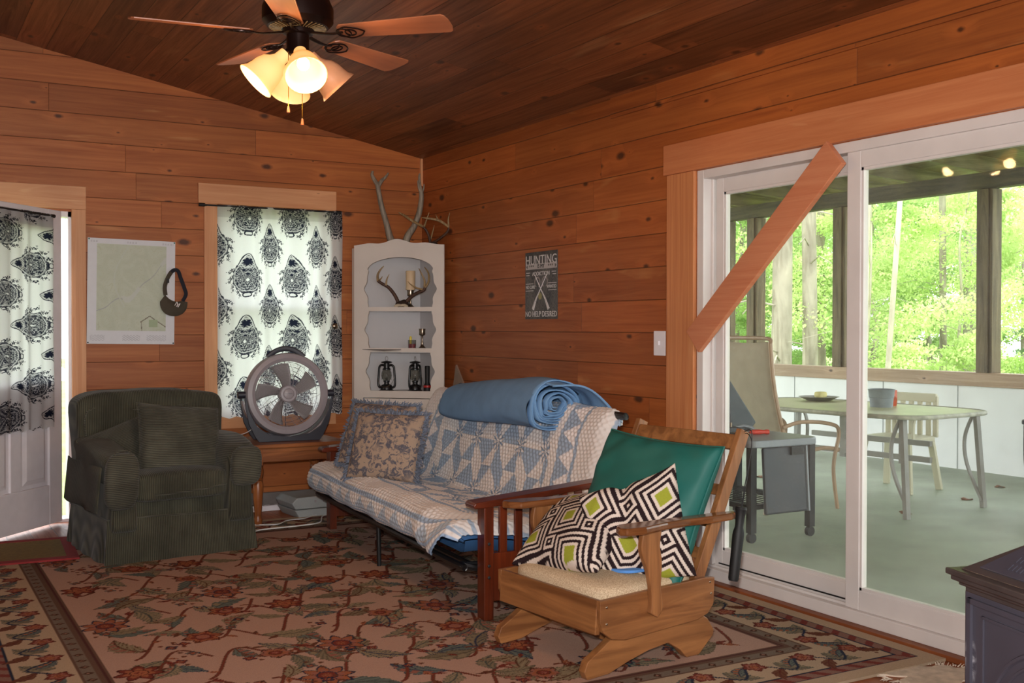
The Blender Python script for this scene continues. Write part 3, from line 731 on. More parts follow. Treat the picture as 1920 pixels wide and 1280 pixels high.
# field: wandering vines with flowers and acanthus leaves
def infield(x, y, m=.0): return RX0+.47+m < x < RX1-.47-m and RY0+.47+m < y < RY1-.47-m
for row in range(10):
    yb = RY0+.58+row*.36
    for col_ in range(6):
        xb = RX0+.60+col_*.39+(row % 2)*.2; 
        if not infield(xb, yb): continue
        ph = rs.uniform(0, 6.28); sg_ = 1 if (row+col_) % 2 else -1
        pts = [(xb+.30*t-.15+.0, yb+sg_*.13*math.sin(3.3*t*1.6)+.12*t) for t in np.linspace(-.3, 1.25, 24)]
        pts = [p for p in pts if infield(*p)]
        if len(pts) > 2: cv.stroke(pts, .015, BRN); cv.stroke(pts, .006, RED)
        for k in range(11):
            t = rs.uniform(-.2, 1.2); px, py = xb+.30*t-.15, yb+sg_*.13*math.sin(5.3*t)+.12*t; an = rs.uniform(0, 6.28); L_ = rs.uniform(.12, .2) if k < 5 else rs.uniform(.04, .08)
            ex, ey = px+L_*math.cos(an), py+L_*math.sin(an)
            if not (infield(px, py, .02) and infield(ex, ey, .02)): continue
            if k < 5: cv.leaf(px, py, L_*1.3, an, .20, rs.choice([GRN, GRN2, TEAL*1.05, GRN2*.95]), rs.choice([NVY*1.4, GRN*.6, BRN*.8, TEAL*.6]), rs.choice([-.7, .7, .5]), rs.choice([4, 5, 6]), rs.choice([None, GRN2, ROSE*.95]))
            else: cv.leaf(px, py, L_, an, .17, rs.choice([RED, BRN, ORG*.9]), RED*.45, .4, 2)
        fx, fy = xb+sg_*.06, yb+.03
        kind = (row*3+col_) % 4
        if infield(fx, fy, .05) and (row+col_*2) % 5:
            if kind == 0: cv.flower(fx, fy, .095, 8, ORG, ROSE, RED, NVY*.9, ph, True, .9)
            elif kind == 1: cv.flower(fx, fy, .078, 6, ORG, RED, ROSE, RED*.5, ph, False)
            elif kind == 2: cv.flower(fx, fy, .085, 7, RED, ORG, ORG*1.1, RED*.4, ph, True)
            else: cv.flower(fx, fy, .065, 5, ROSE, ORG, RED, BRN*.6, ph, False)
        for k in range(2):
            bx_, by_ = xb+rs.uniform(-.2, .2), yb+rs.uniform(-.2, .2)
            if infield(bx_, by_, .05):
                cv.flower(bx_, by_, .026, 4, rs.choice([RED, NVY, TEAL]), RED, ORG, NVY*.8, rs.uniform(0, 3), True)
                for q in range(3): cv.flower(bx_+.05*math.cos(q*1.2+ph), by_+.05*math.sin(q*1.2+ph), .011, 3, BRN, BRN, RED, BRN)
thr = 1+.10*np.sin(YY*2*PI/.013)*0+.07*(RNG.rand(*XX.shape)-.5)
cv.img *= thr[..., None]*np.array([.72, .70, .71])
MAT['rug'] = vcol('woven_rug_wool', .95, 260, .25, .12, .1)
V = np.stack([XX, YY, np.full_like(XX, .012)], -1).reshape(-1, 3)
rug = npmesh('area_rug', V, gridfaces(cv.nx, cv.ny, 0, True), MAT['rug'], None, cv.img)
# thickness at the border
bmh = G(); bmh.bx(RX0, RX1, RY0, RY1, .001, .0115); e_ = bmh.obj('rug_backing', M_('rug_backing', (150, 128, 104), .95), rug, False)
tag(rug, 'large beige area rug with rust, green and blue floral scrolls and a border', 'rug')
# frayed underlay scrap at the corner by the stove
g = G(); rr_ = random.Random(3); pts = []
for i in range(70):
    a = 2*PI*i/70; r = .10+.022*math.sin(3*a+1)+.014*math.sin(7*a)+rr_.uniform(-.006, .006)
    pts.append((r*1.25*math.cos(a), r*.8*math.sin(a)))
g.prism(pts, 0, .006)
fz = thing('frayed_carpet_scrap', 'frayed pale carpet scrap poking out past the rug corner near the stove', 'carpet scrap', (-.24, -4.955, .0), math.radians(-25))
fz.scale = (1.5, 1.5, 1.0)
g.obj('weave', M_('fray_cloth', (196, 178, 158), .95, var=.2, scale=40, bump=.4, bscale=200), fz, False)
g = G()
for i in range(160):
    a = rr_.uniform(0, 2*PI); r = .10; p = Vector((r*1.25*math.cos(a), r*.8*math.sin(a), .004)); d = Vector((math.cos(a)+rr_.uniform(-.6, .6), math.sin(a)+rr_.uniform(-.6, .6), 0)).normalized()*rr_.uniform(.01, .035)
    g.tube([p, p+d*.6+Vector((0, 0, rr_.uniform(0, .006))), p+d], [.0014, .0012, .0006], 4)
fo = g.obj('fringe', M_('fray_thread', (214, 198, 180), .95), fz); fo['kind'] = 'stuff'
# door mat
mt = thing('door_mat', 'olive green door mat with red border in front of the open door', 'mat', (-3.02, -1.0, .0125), math.radians(-3.5))
g = G(); g.bx(-.31, .31, -.24, .30, 0, .008); g.obj('mat_field', M_('mat_olive', (118, 96, 48), .95, var=.15, scale=60, bump=.3, bscale=200), mt, False)
g = G(); 
for a in ((-.37, -.31, -.31, .36), (.31, .37, -.31, .36), (-.31, .31, -.31, -.24), (-.31, .31, .30, .36)): g.bx(*a, 0, .0095)
g.obj('mat_border', M_('mat_red', (136, 38, 40), .9, var=.12, scale=40), mt, False)

# ================================================================== soft things
def pillow(w, h, t, n=44, pull=.06, sq=.42, wr=0., seed=0, colfn=None, deform=None):
    """closed pillow surface, lying in XZ, thickness along Y"""
    s = np.linspace(-1, 1, n); U, V_ = np.meshgrid(s, s, indexing='ij')
    r = np.random.RandomState(seed); P = []; Cc = []
    ph = r.rand(8)*6.28
    for sgn in (1, -1):
        x = U*w/2*(1-pull*(1-V_**2)*np.abs(U)**2); z = V_*h/2*(1-pull*(1-U**2)*np.abs(V_)**2)
        th = t/2*np.clip((1-U**2)*(1-V_**2), 0, 1)**sq
        wrk = wr*(np.sin(9*U+5*V_+ph[0])*.5+np.sin(-6*U+11*V_+ph[1])*.4+np.sin(17*U*V_+ph[2])*.4)*np.clip(np.maximum(np.abs(U), np.abs(V_))*1.3-.15, 0, 1)*np.clip((1-np.abs(U))*(1-np.abs(V_))*12, 0, 1)
        y = -sgn*(th+wrk)
        Q = np.stack([x, y, z], -1).reshape(-1, 3)
        if deform is not None: Q = deform(Q)
        P.append(Q)
        if colfn is not None: Cc.append(colfn(U*w/2, V_*h/2).reshape(-1, 3))
    F = np.concatenate([gridfaces(n, n), gridfaces(n, n, n*n, True)])
    Vv = np.concatenate(P); 
    # weld the rim
    idx = np.arange(2*n*n); rim = np.zeros((n, n), bool); rim[0] = rim[-1] = True; rim[:, 0] = rim[:, -1] = True; rid = np.where(rim.ravel())[0]
    idx[rid+n*n] = rid; F = idx[F]
    keep = np.ones(2*n*n, bool); keep[rid+n*n] = False; new = np.cumsum(keep)-1; F = new[F]
    return Vv[keep], F, (np.concatenate(Cc)[keep] if colfn is not None else None), np.where(rim)
def frame_M(origin, right, up_):
    r = Vector(right).normalized(); u = Vector(up_); u = (u-r*u.dot(r)).normalized(); b = r.cross(u)   # local x=right, z=up, y = -(facing)
    f = -b   # facing
    return Matrix(((r.x, -f.x, u.x, origin[0]), (r.y, -f.y, u.y, origin[1]), (r.z, -f.z, u.z, origin[2]), (0, 0, 0, 1)))
def rim_pts(w, h, pull, n=40, y=0):
    out = []
    for k in range(4*n):
        s_ = k//n; t = (k % n)/n*2-1
        U, V_ = ((t, -1), (1, t), (-t, 1), (-1, -t))[s_]
        out.append(Vector((U*w/2*(1-pull*(1-V_**2)*abs(U)**2), y, V_*h/2*(1-pull*(1-U**2)*abs(V_)**2))))
    return out

# ---- corduroy armchair, local +y is the back, faces -y
MAT['cordx'] = ribs('green_corduroy_upright', (78, 76, 62), 0)
MAT['cordy'] = ribs('green_corduroy_side', (78, 76, 62), 1)
MAT['cordz'] = ribs('green_corduroy_level', (86, 84, 72), 2)
ac = thing('armchair', 'dark green corduroy armchair with rolled arms and a skirt', 'armchair', (-2.20, -1.19, .013), math.radians(6.1))
rs2 = random.Random(9)
def warpz(p):   # slipcover slackness
    return p + Vector((.006*math.sin(9*p.z+7*p.y), .006*math.sin(8*p.x+5*p.z), .006*math.sin(7*p.x+6*p.y)))
G().blob((0, .06, .245), (.80, .72, .24), .14, 22, fn=warpz).obj('seat_base', MAT['cordx'], ac)
# skirt flares to the floor, corner pleats
g = G(); n = 160; rows = 8; ring = []
def rrect(t, hx, hy, r):
    per = [(-hx, -hy, hx, -hy), (hx, -hy, hx, hy), (hx, hy, -hx, hy), (-hx, hy, -hx, -hy)]
    s_ = int(t*4) % 4; f = t*4-int(t*4); a = per[s_]; x = a[0]+(a[2]-a[0])*f; y = a[1]+(a[3]-a[1])*f
    return x, y
for j in range(rows):
    z = .235*(1-j/(rows-1)); fl = j/(rows-1); row = []
    for i in range(n):
        x, y = rrect(i/n, .405, .375, 0); c = min(abs(abs(x)-.405)+abs(abs(y)-.375), .2)
        k = 1+.055*fl; pl = -.018*fl*math.exp(-((c-.05)/.03)**2)+.006*fl*math.sin(i*.55)
        ln = math.hypot(x, y); x2 = x*k+x/ln*pl; y2 = y*k+y/ln*pl+.03
        row.append(g.b.verts.new((x2, y2, z+(.006*math.sin(i*.21)*(1-fl)))))
    ring.append(row)
for j in range(rows-1):
    for i in range(n): g.b.faces.new((ring[j][i], ring[j][(i+1) % n], ring[j+1][(i+1) % n], ring[j+1][i]))
g.obj('skirt', MAT['cordx'], ac, ang=60)
G().tube([Vector((*[(q*1.004) for q in rrect(i/80, .405, .375, 0)], .236+.004*math.sin(i*.4)))+Vector((0, .03, 0)) for i in range(80)], .0045, 6, closed=True).obj('skirt_piping', MAT['cordz'], ac)
G().blob((.0, -.055, .39), (.56, .66, .165), .32, 22, fn=lambda p: p+Vector((0, .012*math.sin(6*p.x+1), (.022*math.cos(p.x*5.6)*math.cos(p.y*3) if p.z > 0 else 0)))).obj('seat_cushion', MAT['cordx'], ac)
g = G(); pp = [Vector((-.27, -.345, .36)), Vector((-.1, -.392, .358)), Vector((.12, -.392, .372)), Vector((.27, -.345, .385))]; g.tube(crom(pp, 8), .0045, 6); g.obj('cushion_piping', MAT['cordz'], ac)
# back: tall slack cushion with rounded top roll
def backfn(p):
    q = p.copy(); q.x *= 1+.05*max(0, p.z)/.27; q.y += .16*(p.z+.27)*.5 + .014*math.sin(11*p.x)*math.sin(9*p.z+1); q.z += .018*math.cos(5*p.x)+.006*math.sin(17*p.x); return q
G().blob((0, .245, .60), (.83, .25, .56), .22, 26, fn=backfn).obj('back_cushion', MAT['cordx'], ac)
G().blob((0, .40, .44), (.76, .13, .80), .2, 18, fn=warpz).obj('back_frame', MAT['cordx'], ac)
g = G(); g.tube(crom([(-.37, .15, .55), (-.39, .155, .74), (-.33, .165, .80), (-.15, .16, .79), (0, .145, .765), (.17, .16, .80), (.33, .175, .83), (.39, .165, .76), (.37, .15, .56)], 7), .0045, 6); g.obj('back_piping', MAT['cordz'], ac)
for sx in (-1, 1):
    # arm: extruded mushroom section along y with a sagging slipcovered front
    def armfn(p, sx=sx):
        q = p.copy(); top = max(0, p.z+.02); q.x += sx*.045*max(0, p.z)/.15; q.z -= .10*max(0, (-p.y-.05))/.35*(.8 if sx < 0 else .45)*(1 if p.z > -.08 else .2); q.x += .008*math.sin(10*p.y+sx); return q
    G().blob((sx*.325, -.02, .36), (.15, .74, .40), .24, 20, fn=warpz).obj('arm_panel', MAT['cordx'], ac)
    a = G(); a.blob((sx*.335, -.03, .545), (.20, .72, .19), .52, 24, fn=armfn)
    arm = a.obj('arm_roll', MAT['cordy'] if sx < 0 else MAT['cordz'], ac)
    f = G(); f.blob((sx*.345, -.395, .445 if sx < 0 else .48), (.18, .09, .30 if sx < 0 else .22), .6, 18, fn=warpz); f.obj('arm_front', MAT['cordz'], arm)
    g = G(); c0 = Vector((sx*.34, -.415, .47 if sx < 0 else .5)); g.tube([c0+Vector((.086*math.cos(2*PI*i/30), .02*abs(math.cos(2*PI*i/30)), (.14 if sx < 0 else .105)*math.sin(2*PI*i/30))) for i in range(30)], .004, 6, closed=True); g.obj('arm_piping', MAT['cordz'], arm)
    if sx < 0:
        g = G(); m = 22; vs = []; 
        for j in range(5):
            for i in range(m): f_ = i/(m-1); vs.append(Vector((-.442-.010*math.sin(f_*9)-.006*j, -.36+.66*f_, .52-.048*j*1.25+.004*math.sin(f_*14))))
        fs = [(j*m+i, j*m+i+1, (j+1)*m+i+1, (j+1)*m+i) for j in range(4) for i in range(m-1)]; g._add(vs, fs); o_ = g.obj('arm_cover_flap', MAT['cordy'], arm); sdm = o_.modifiers.new('s', 'SOLIDIFY'); sdm.thickness = .006
def cordpillow(name, label, w, h, t, M, mat, seed, pull=.05):
    o = thing(name, label, 'cushion'); o.matrix_world = M
    V, F, _, _ = pillow(w, h, t, 36, pull, .36, .006, seed); npmesh('cover', V, F, MAT[mat], o)
    G().tube(rim_pts(w, h, pull), .005, 6, closed=True).obj('piping', MAT['cordz'], o); return o
cordpillow('throw_pillow', 'large square dark green corduroy cushion leaning in the armchair', .48, .45, .17, frame_M((-2.13, -1.32, .615), (.985, .12, -.10), (.05, .36, .95)), 'cordz', 1)
cordpillow('throw_pillow', 'green corduroy cushion lying low at the left of the armchair seat', .42, .36, .13, frame_M((-2.40, -1.20, .565), (.86, .20, .30), (-.35, .50, .80)), 'cordz', 2)

# ================================================================== side table and fan
MAT['pineold'] = woodm('honey_stained_pine', (112, 62, 30), (156, 94, 50), 0, 1., .38)
MAT['pineoldz'] = woodm('honey_stained_pine_leg', (122, 66, 32), (164, 98, 52), 2, 1., .34)
st_ = thing('side_table', 'stained pine side table with turned legs under the grey fan', 'table', (-1.245, -.545, .0125))
TW, TD, TH = .64, .60, .515
G().box((0, 0, TH-.0125), (TW, TD, .025)).obj('table_top', MAT['pineold'], st_, False, bev=.006)
g = G()
for a in ((-TW/2+.045, TW/2-.045, -TD/2+.03, -TD/2+.052), (-TW/2+.045, TW/2-.045, TD/2-.052, TD/2-.03), (-TW/2+.03, -TW/2+.052, -TD/2+.045, TD/2-.045), (TW/2-.052, TW/2-.03, -TD/2+.045, TD/2-.045)): g.bx(*a, TH-.115, TH-.025)
g.bx(-TW/2+.05, TW/2-.05, -TD/2+.022, -TD/2+.03, TH-.055, TH-.030)
g.obj('apron', MAT['pineold'], st_, False, bev=.002)
for sx in (-1, 1):
    for sy in (-1, 1):
        g = G(); x, y = sx*(TW/2-.04), sy*(TD/2-.04); g.bx(x-.026, x+.026, y-.026, y+.026, TH-.13, TH-.0255)
        g.lathe([(.016, 0), (.025, .008), (.030, .03), (.020, .055), (.021, .065), (.030, .17), (.034, .26), (.026, .285), (.034, .292), (.026, .30), (.034, .325), (.037, .35), (.027, .375), (.033, .380), (.033, .386)], 18, T(x, y, 0))
        g.obj('leg', MAT['pineoldz'], st_)
# fan
fn_ = thing('portable_fan', 'round grey floor fan in front of the window on the side table', 'fan', (-1.27, -.60, TH+.0125), math.radians(-6))
MAT['fangrey'] = M_('silver_grey_plastic', (150, 142, 146), .38, var=.04, spec=.5)
MAT['fangrey2'] = M_('light_grey_blades', (146, 142, 142), .45, var=.04)
MAT['fandark'] = M_('charcoal_plastic', (40, 40, 50), .4, var=.06)
FZ = .305; R_ = .272
ax = Rm(PI/2)     # lathe z axis -> -y ... (z -> -y)
FM = T(0, 0, FZ) @ Rm(math.radians(-4)) @ Rm(PI/2)
G().lathe([(R_-.055, .055), (R_-.035, .068), (R_-.008, .06), (R_, .04), (R_, -.045), (R_-.008, -.055), (R_-.02, -.05), (R_-.014, .03), (R_-.055, .048), (R_-.055, .055)], 64, FM).obj('shroud', MAT['fangrey'], fn_)
def grille(zz, dome, name):
    g = G(); ri = R_-.056
    for k in range(19):
        r = .058+(ri-.058)*k/18; z = zz+dome*math.cos(PI/2*(r/ri)**1.5)
        g.tube([FM @ Vector((r*math.cos(a), r*math.sin(a), z)) for a in np.linspace(0, 2*PI, 49)[:-1]], .0011, 4, closed=True)
    for k in range(24):
        a = 2*PI*k/24; pts = []
        for j in range(9):
            r = .05+(ri-.05)*j/8; aa = a+.5*(j/8); pts.append(FM @ Vector((r*math.cos(aa), r*math.sin(aa), zz+dome*math.cos(PI/2*(r/ri)**1.5)-.001)))
        g.tube(pts, .0012, 4)
    return g.obj(name, MAT['fangrey'], fn_)
grille(.055, .012, 'front_grille')
g = G(); ri = R_-.056
for k in range(6): r = .08+(ri-.08)*k/5; g.tube([FM @ Vector((r*math.cos(a), r*math.sin(a), -.045)) for a in np.linspace(0, 2*PI, 49)[:-1]], .0012, 4, closed=True)
for k in range(12): a = 2*PI*k/12; g.tube([FM @ Vector((.05*math.cos(a), .05*math.sin(a), -.045)), FM @ Vector((ri*math.cos(a), ri*math.sin(a), -.045))], .002, 4)
g.obj('rear_grille', MAT['fandark'], fn_)
G().lathe([(.001, .078), (.030, .077), (.0345, .074), (.036, .071), (.050, .070), (.058, .062), (.058, .05)], 40, FM).obj('hub_cover', MAT['fangrey'], fn_)
textmesh('brand_lettering', 'PATRIOT', .0115, MAT['fandark'], fn_, FM @ T(0, 0, .0782), sx=1.1)
bl = G().lathe([(.001, .03), (.05, .028), (.056, .02), (.056, -.02), (.001, -.022)], 30, FM).obj('blade_hub', MAT['fangrey2'], fn_)
for k in range(5):
    g = G(); vs = []; m1, m2 = 8, 7
    for i in range(m1):
        r = .05+(R_-.056-.012-.05)*i/(m1-1); half = .29+.010*i
        for j in range(m2):
            a = 2*PI*k/5+.3+(j/(m2-1)-.5)*2*half*(.055/r)**.35*1.25 + .25*i/(m1-1); z = .028-.055*(j/(m2-1))
            vs.append(FM @ Vector((r*math.cos(a), r*math.sin(a), z)))
    g._add(vs, [(i*m2+j, i*m2+j+1, (i+1)*m2+j+1, (i+1)*m2+j) for i in range(m1-1) for j in range(m2-1)])
    o_ = g.obj('blade', MAT['fangrey2'], fn_); o_.modifiers.new('s', 'SOLIDIFY').thickness = .003
# pivot stand: U shaped cradle, feet, knobs, handle
g = G(); pts = []
for a in np.linspace(math.radians(188), math.radians(352), 40): pts.append(Vector(((R_+.016)*math.cos(a), -.01, FZ+(R_+.014)*math.sin(a)+.0)))
vs = []; fs = []
for i, p in enumerate(pts):
    f = abs(i-19.5)/19.5; w = .085*(1-.55*f); o2 = (p-Vector((0, -.01, FZ))).normalized(); t = .012
    for a, b in ((-w, 0), (w, 0), (w, t), (-w, t)): q = p+o2*b; vs.append(Vector((q.x, q.y+a, q.z)))
for i in range(len(pts)-1):
    for k in range(4): fs.append((i*4+k, i*4+(k+1) % 4, (i+1)*4+(k+1) % 4, (i+1)*4+k))
fs += [(0, 1, 2, 3), (len(vs)-4, len(vs)-3, len(vs)-2, len(vs)-1)]
for i in range(len(vs)): vs[i].z = max(vs[i].z, .002)
g._add(vs, fs); g.obj('cradle', MAT['fangrey'], fn_, bev=.002)
g = G()
for a in (-.10, .10): g.prism([(-.20, .0), (.20, 0), (.225, .035), (.265, .12), (.285, .22), (.292, .29), (.278, .29), (.26, .20), (.21, .10), (.13, .048), (0, .03), (-.13, .048), (-.21, .10), (-.26, .20), (-.278, .29), (-.292, .29), (-.285, .22), (-.265, .12), (-.225, .035)], a-.010 if a > 0 else a-.0, a+.0 if a > 0 else a+.010, Matrix(((1, 0, 0, 0), (0, 0, 1, 0), (0, 1, 0, 0), (0, 0, 0, 1))))
g.obj('stand', MAT['fandark'], fn_, False, bev=.003)
for s_ in (-1, 1): G().cyl((s_*(R_-.005), 0, FZ), (s_*(R_+.048), 0, FZ), .024, n=20).obj('tilt_knob', MAT['fandark'], fn_, bev=.004)
G().tube([FM @ Vector((.285*math.sin(a) if False else (R_+.0+.03*math.cos((a)*PI/2/.46))*math.sin(a), (R_+.0+.03*math.cos((a)*PI/2/.46))*math.cos(a), 0)) for a in np.linspace(-.46, .46, 24)], .011, 8, flat=1.6).obj('handle', MAT['fandark'], fn_)
cd2 = G().tube(crom([(-1.48, -.52, .60), (-1.52, -.42, .56), (-1.60, -.12, .52), (-1.62, -.04, .42), (-1.60, -.03, .30)], 8), .003, 6).obj('power_cord', M_('white_cord', (214, 210, 206), .5), M=(T(-1.27, -.60, TH+.0125) @ Rm(0, 0, math.radians(-6))).inverted()); cd2.parent = fn_
# grey case under the table, white cables
dv = thing('plastic_case', 'light grey plastic case lying on the floor under the side table', 'case', (-1.045, -.49, .0), math.radians(4))
MAT['casegrey'] = M_('case_grey', (150, 154, 154), .5, var=.05)
g = G(); g.prism([(-.17, .012), (-.20, .06), (.20, .06), (.22, .012), (.2, .0), (-.16, 0)], -.16, .16, Matrix(((1, 0, 0, 0), (0, 0, -1, 0), (0, 1, 0, 0), (0, 0, 0, 1)))); g.obj('tray', MAT['casegrey'], dv, False, bev=.004)
g = G(); g.prism([(-.19, .063), (-.215, .105), (-.18, .14), (.19, .15), (.22, .11), (.20, .063)], -.15, .15, Matrix(((1, 0, 0, 0), (0, 0, -1, 0), (0, 1, 0, 0), (0, 0, 0, 1)))); ld = g.obj('lid', MAT['casegrey'], dv, False, bev=.006)
for k in range(3): G().box((-.05+k*.06, -.1515, .11), (.012, .004, .016)).obj('latch_mark', MAT['fangrey'], ld, False)
c1 = G().tube(crom([(-1.75, -1.2, .018), (-1.60, -1.02, .018), (-1.50, -1.0, .020), (-1.32, -.98, .018), (-1.16, -.93, .018), (-1.05, -.7, .018), (-.9, -.62, .018)], 10), .0045, 6).obj('power_cable', M_('white_cable', (216, 212, 208), .5)); tag(c1, 'white cable looping across the rug beside the table leg', 'cable')
c2 = G().tube(crom([(-1.58, -.80, .018), (-1.42, -.86, .018), (-1.32, -.76, .018), (-1.20, -.74, .018), (-1.10, -.66, .018), (-.95, -.6, .018)], 10), .0035, 6).obj('power_cable', M_('white_cable_2', (206, 204, 204), .5)); tag(c2, 'thinner white cable behind the looping one, under the side table', 'cable')
pwr = thing('power_strip', 'white power strip on the floor behind the side table leg', 'power strip', (-1.33, -.22, 0)); 
G().box((0, 0, .02), (.26, .055, .038)).obj('housing', MAT['doorwhite'], pwr, False, bev=.004)
for k in range(3): G().box((-.08+k*.08, 0, .0395), (.03, .03, .002)).obj('socket', MAT['fangrey'], pwr, False)
sk = G().bx(-1.66, -.64, -.055, -.022, .0, .10).obj('baseboard_back', M_('heater_grey', (120, 112, 108), .6), smooth=False, bev=.004); sk['kind'] = 'structure'
# ================================================================== corner cabinet (front plane at 45 degrees-ish), local x along the front, -y out
CA0, CB0 = Vector((-.605, -.045, 0)), Vector((-.040, -.540, 0))
CD = (CB0-CA0).normalized(); CA, CB = CA0+CD*.036, CB0-CD*.030
cang = math.atan2(CB.y-CA.y, CB.x-CA.x); CW = (CB-CA).length
cab = thing('corner_cabinet', 'white painted corner cabinet with scalloped open shelves', 'cabinet', (CA+CB)/2, cang)
MAT['cab'] = M_('aged_cream_white_paint', (208, 196, 186), .5, var=.05, scale=4)
MAT['cabin'] = M_('cabinet_inside_paint', (196, 192, 192), .55, var=.04, scale=4)
hw = CW/2; HT = 1.865
XZ = Matrix(((1, 0, 0, 0), (0, 0, 1, 0), (0, 1, 0, 0), (0, 0, 0, 1)))   # polygon (x,z) extruded along y
def opening(x0, x1, z0, z1, arch=False):
    pts = []; n = 10
    # right side going up, scalloped
    zs = np.linspace(z0, z1 if not arch else z1-.10, 22)
    H = zs[-1]-zs[0]
    sc_ = lambda t: .020*math.sin(PI*min(1, max(0, (t-.0)/.22)))*0+(.026*math.exp(-((t-.5)/.13)**2)-.018*math.exp(-((t-.22)/.09)**2)*.3-.010*math.exp(-((t-.02)/.07)**2)-.010*math.exp(-((t-.98)/.07)**2))
    R = [(x1+sc_((z-zs[0])/H), z) for z in zs]; Lf = [(x0-sc_((z-zs[0])/H), z) for z in zs[::-1]]
    if arch:
        cx = (x0+x1)/2; w = (x1-x0)/2; T_ = [(cx+w*math.cos(a), z1-.10+.10*math.sin(a)) for a in np.linspace(0, PI, 24)][1:-1]; return R+T_+Lf
    return R+Lf
opens = [opening(-hw+.115, hw-.095, .812, 1.095), opening(-hw+.105, hw-.085, 1.125, 1.395), opening(-hw+.10, hw-.08, 1.425, 1.79, True)]
g = G()
# front frame: build as strips around the openings, left side / right side / rails
def side(sgn):
    edge = sgn*hw
    for op in opens:
        xs = [p for p in op if (p[0]*sgn > 0)]; xs.sort(key=lambda p: p[1])
        poly = [(edge, xs[0][1])]+[(x, z) for x, z in xs]+[(edge, xs[-1][1])]
        g.prism(poly, -.009, .009, XZ)
z0s = [(.0, .812), (1.095, 1.125), (1.395, 1.425)]
full = lambda a, b: g.prism([(-hw, a), (hw, a), (hw, b), (-hw, b)], -.009, .009, XZ)
full(.76, .812); full(1.095, 1.125); full(1.395, 1.425)
for op in opens[:2]:
    for sgn in (-1, 1):
        pts = sorted([p for p in op if p[0]*sgn > 0], key=lambda p: p[1])
        g.prism([(sgn*hw, pts[0][1])]+pts+[(sgn*hw, pts[-1][1])], -.009, .009, XZ)
op = opens[2]; cx = (-hw+.10+hw-.08)/2
for sgn in (-1, 1):
    pts = sorted([p for p in op if (p[0]-cx)*sgn > 1e-4], key=lambda p: p[1])
    ap = (cx, 1.79)
    g.prism([(sgn*hw, pts[0][1])]+pts+[ap, (cx, HT), (sgn*hw, HT)], -.009, .009, XZ)
# lower section: stiles round the door
full(0, .07); g.prism([(-hw, .07), (-hw+.07, .07), (-hw+.07, .76), (-hw, .76)], -.009, .009, XZ); g.prism([(hw-.07, .07), (hw, .07), (hw, .76), (hw-.07, .76)], -.009, .009, XZ)
g.obj('face_frame', MAT['cab'], cab, False)
# crest
cr = [(-hw, HT-.002)]; 
for t in np.linspace(0, 1, 40):
    x = -hw+2*hw*t; u = abs(t-.48)*2; z = HT+.012+.045*math.exp(-(u/.30)**2)+.016*math.exp(-((u-.62)/.22)**2); cr.append((x, z))
cr.append((hw, HT-.002)); g = G(); g.prism(cr, -.012, .006, XZ); g.obj('crest', MAT['cab'], cab, False)
# door below
g = G(); g.prism([(-hw+.075, .075), (hw-.075, .075), (hw-.075, .755), (-hw+.075, .755)], -.012, .006, XZ); dr = g.obj('cabinet_door', MAT['cab'], cab, False, bev=.003)
g = G(); 
for a in ((-hw+.135, -hw+.145, .14, .69), (hw-.145, hw-.135, .14, .69), (-hw+.135, hw-.135, .14, .15), (-hw+.135, hw-.135, .68, .69)): g.prism([(a[0], a[2]), (a[1], a[2]), (a[1], a[3]), (a[0], a[3])], -.0165, -.0119, XZ)
g.obj('panel_molding', MAT['cab'], dr, False); G().sphere((hw-.10, -.028, .45), .014).obj('knob', MAT['nickel'], dr)
# inner back panels to the room corner, in local coordinates
Mi = (Matrix.Translation((CA+CB)/2) @ Rm(0, 0, cang)).inverted()
cor = Mi @ Vector((-.022, -.022, 0)); A2 = Mi @ Vector((CA.x, -.022, 0)); B2 = Mi @ Vector((-.022, CB.y+.09, 0)); A1 = Vector((-hw, 0, 0)); B1 = Vector((hw, 0, 0))
g = G(); g.beam((A2.x, A2.y, HT/2), (cor.x, cor.y, HT/2), .010, HT-.01); g.beam((cor.x, cor.y, HT/2), (B2.x, B2.y, HT/2), .010, HT-.01)
g.obj('back_panel', MAT['cabin'], cab, False)
g = G(); g.beam((A1.x+.006, .008, HT/2), (A2.x+.004, A2.y, HT/2), .010, HT-.01); g.beam((B1.x-.006, .008, HT/2), (B2.x-.004, B2.y, HT/2), .010, HT-.01); g.obj('side_panel', MAT['cab'], cab, False)
shp = [(-hw+.02, .0095), (hw-.02, .0095), (B2.x-.012, B2.y-.0), (cor.x, cor.y-.012), (A2.x+.012, A2.y)]
for z in (.012, .795, 1.10, 1.402):
    G().prism(shp, z-.009 if z > .1 else .003, z+.009).obj('shelf', MAT['cabin'], cab, False)
G().prism(shp, HT-.016, HT-.002).obj('cabinet_top', MAT['cab'], cab, False)
def cpt(s_, y, z): return CA0+CD*s_+Vector((-CD.y, CD.x, 0))*y+Vector((0, 0, z))
# things on the shelves
Z3, Z2, Z1, Z0 = 1.8635, 1.412, 1.110, .805
MAT['antler'] = woodm('antler_horn', (112, 84, 50), (168, 140, 98), 2, 3., .45)
MAT['antlerdark'] = woodm('dark_antler_base', (54, 32, 22), (84, 54, 36), 2, 3., .6)
MAT['antlergrey'] = woodm('weathered_antler', (104, 92, 78), (150, 136, 118), 2, 3., .55)
MAT['bone'] = M_('skull_bone', (176, 158, 134), .7, var=.2, scale=40)
MAT['fur'] = M_('dark_fur', (44, 26, 18), .95, var=.3, scale=90, bump=1, bscale=150)
def antlers(name, label, loc, rz, beams, skull, mat_lo, mat_hi):
    t = thing(name, label, 'antlers', loc, rz)
    for b in beams:
        pts, rad = b[0]; A = G().tube(crom(pts, 7), rad, 10).obj('antler_beam', mat_lo, t)
        for pts2, rad2 in b[1:]: G().tube(crom(pts2, 6), rad2, 8).obj('tine', mat_hi, A)
    skull(t); return t
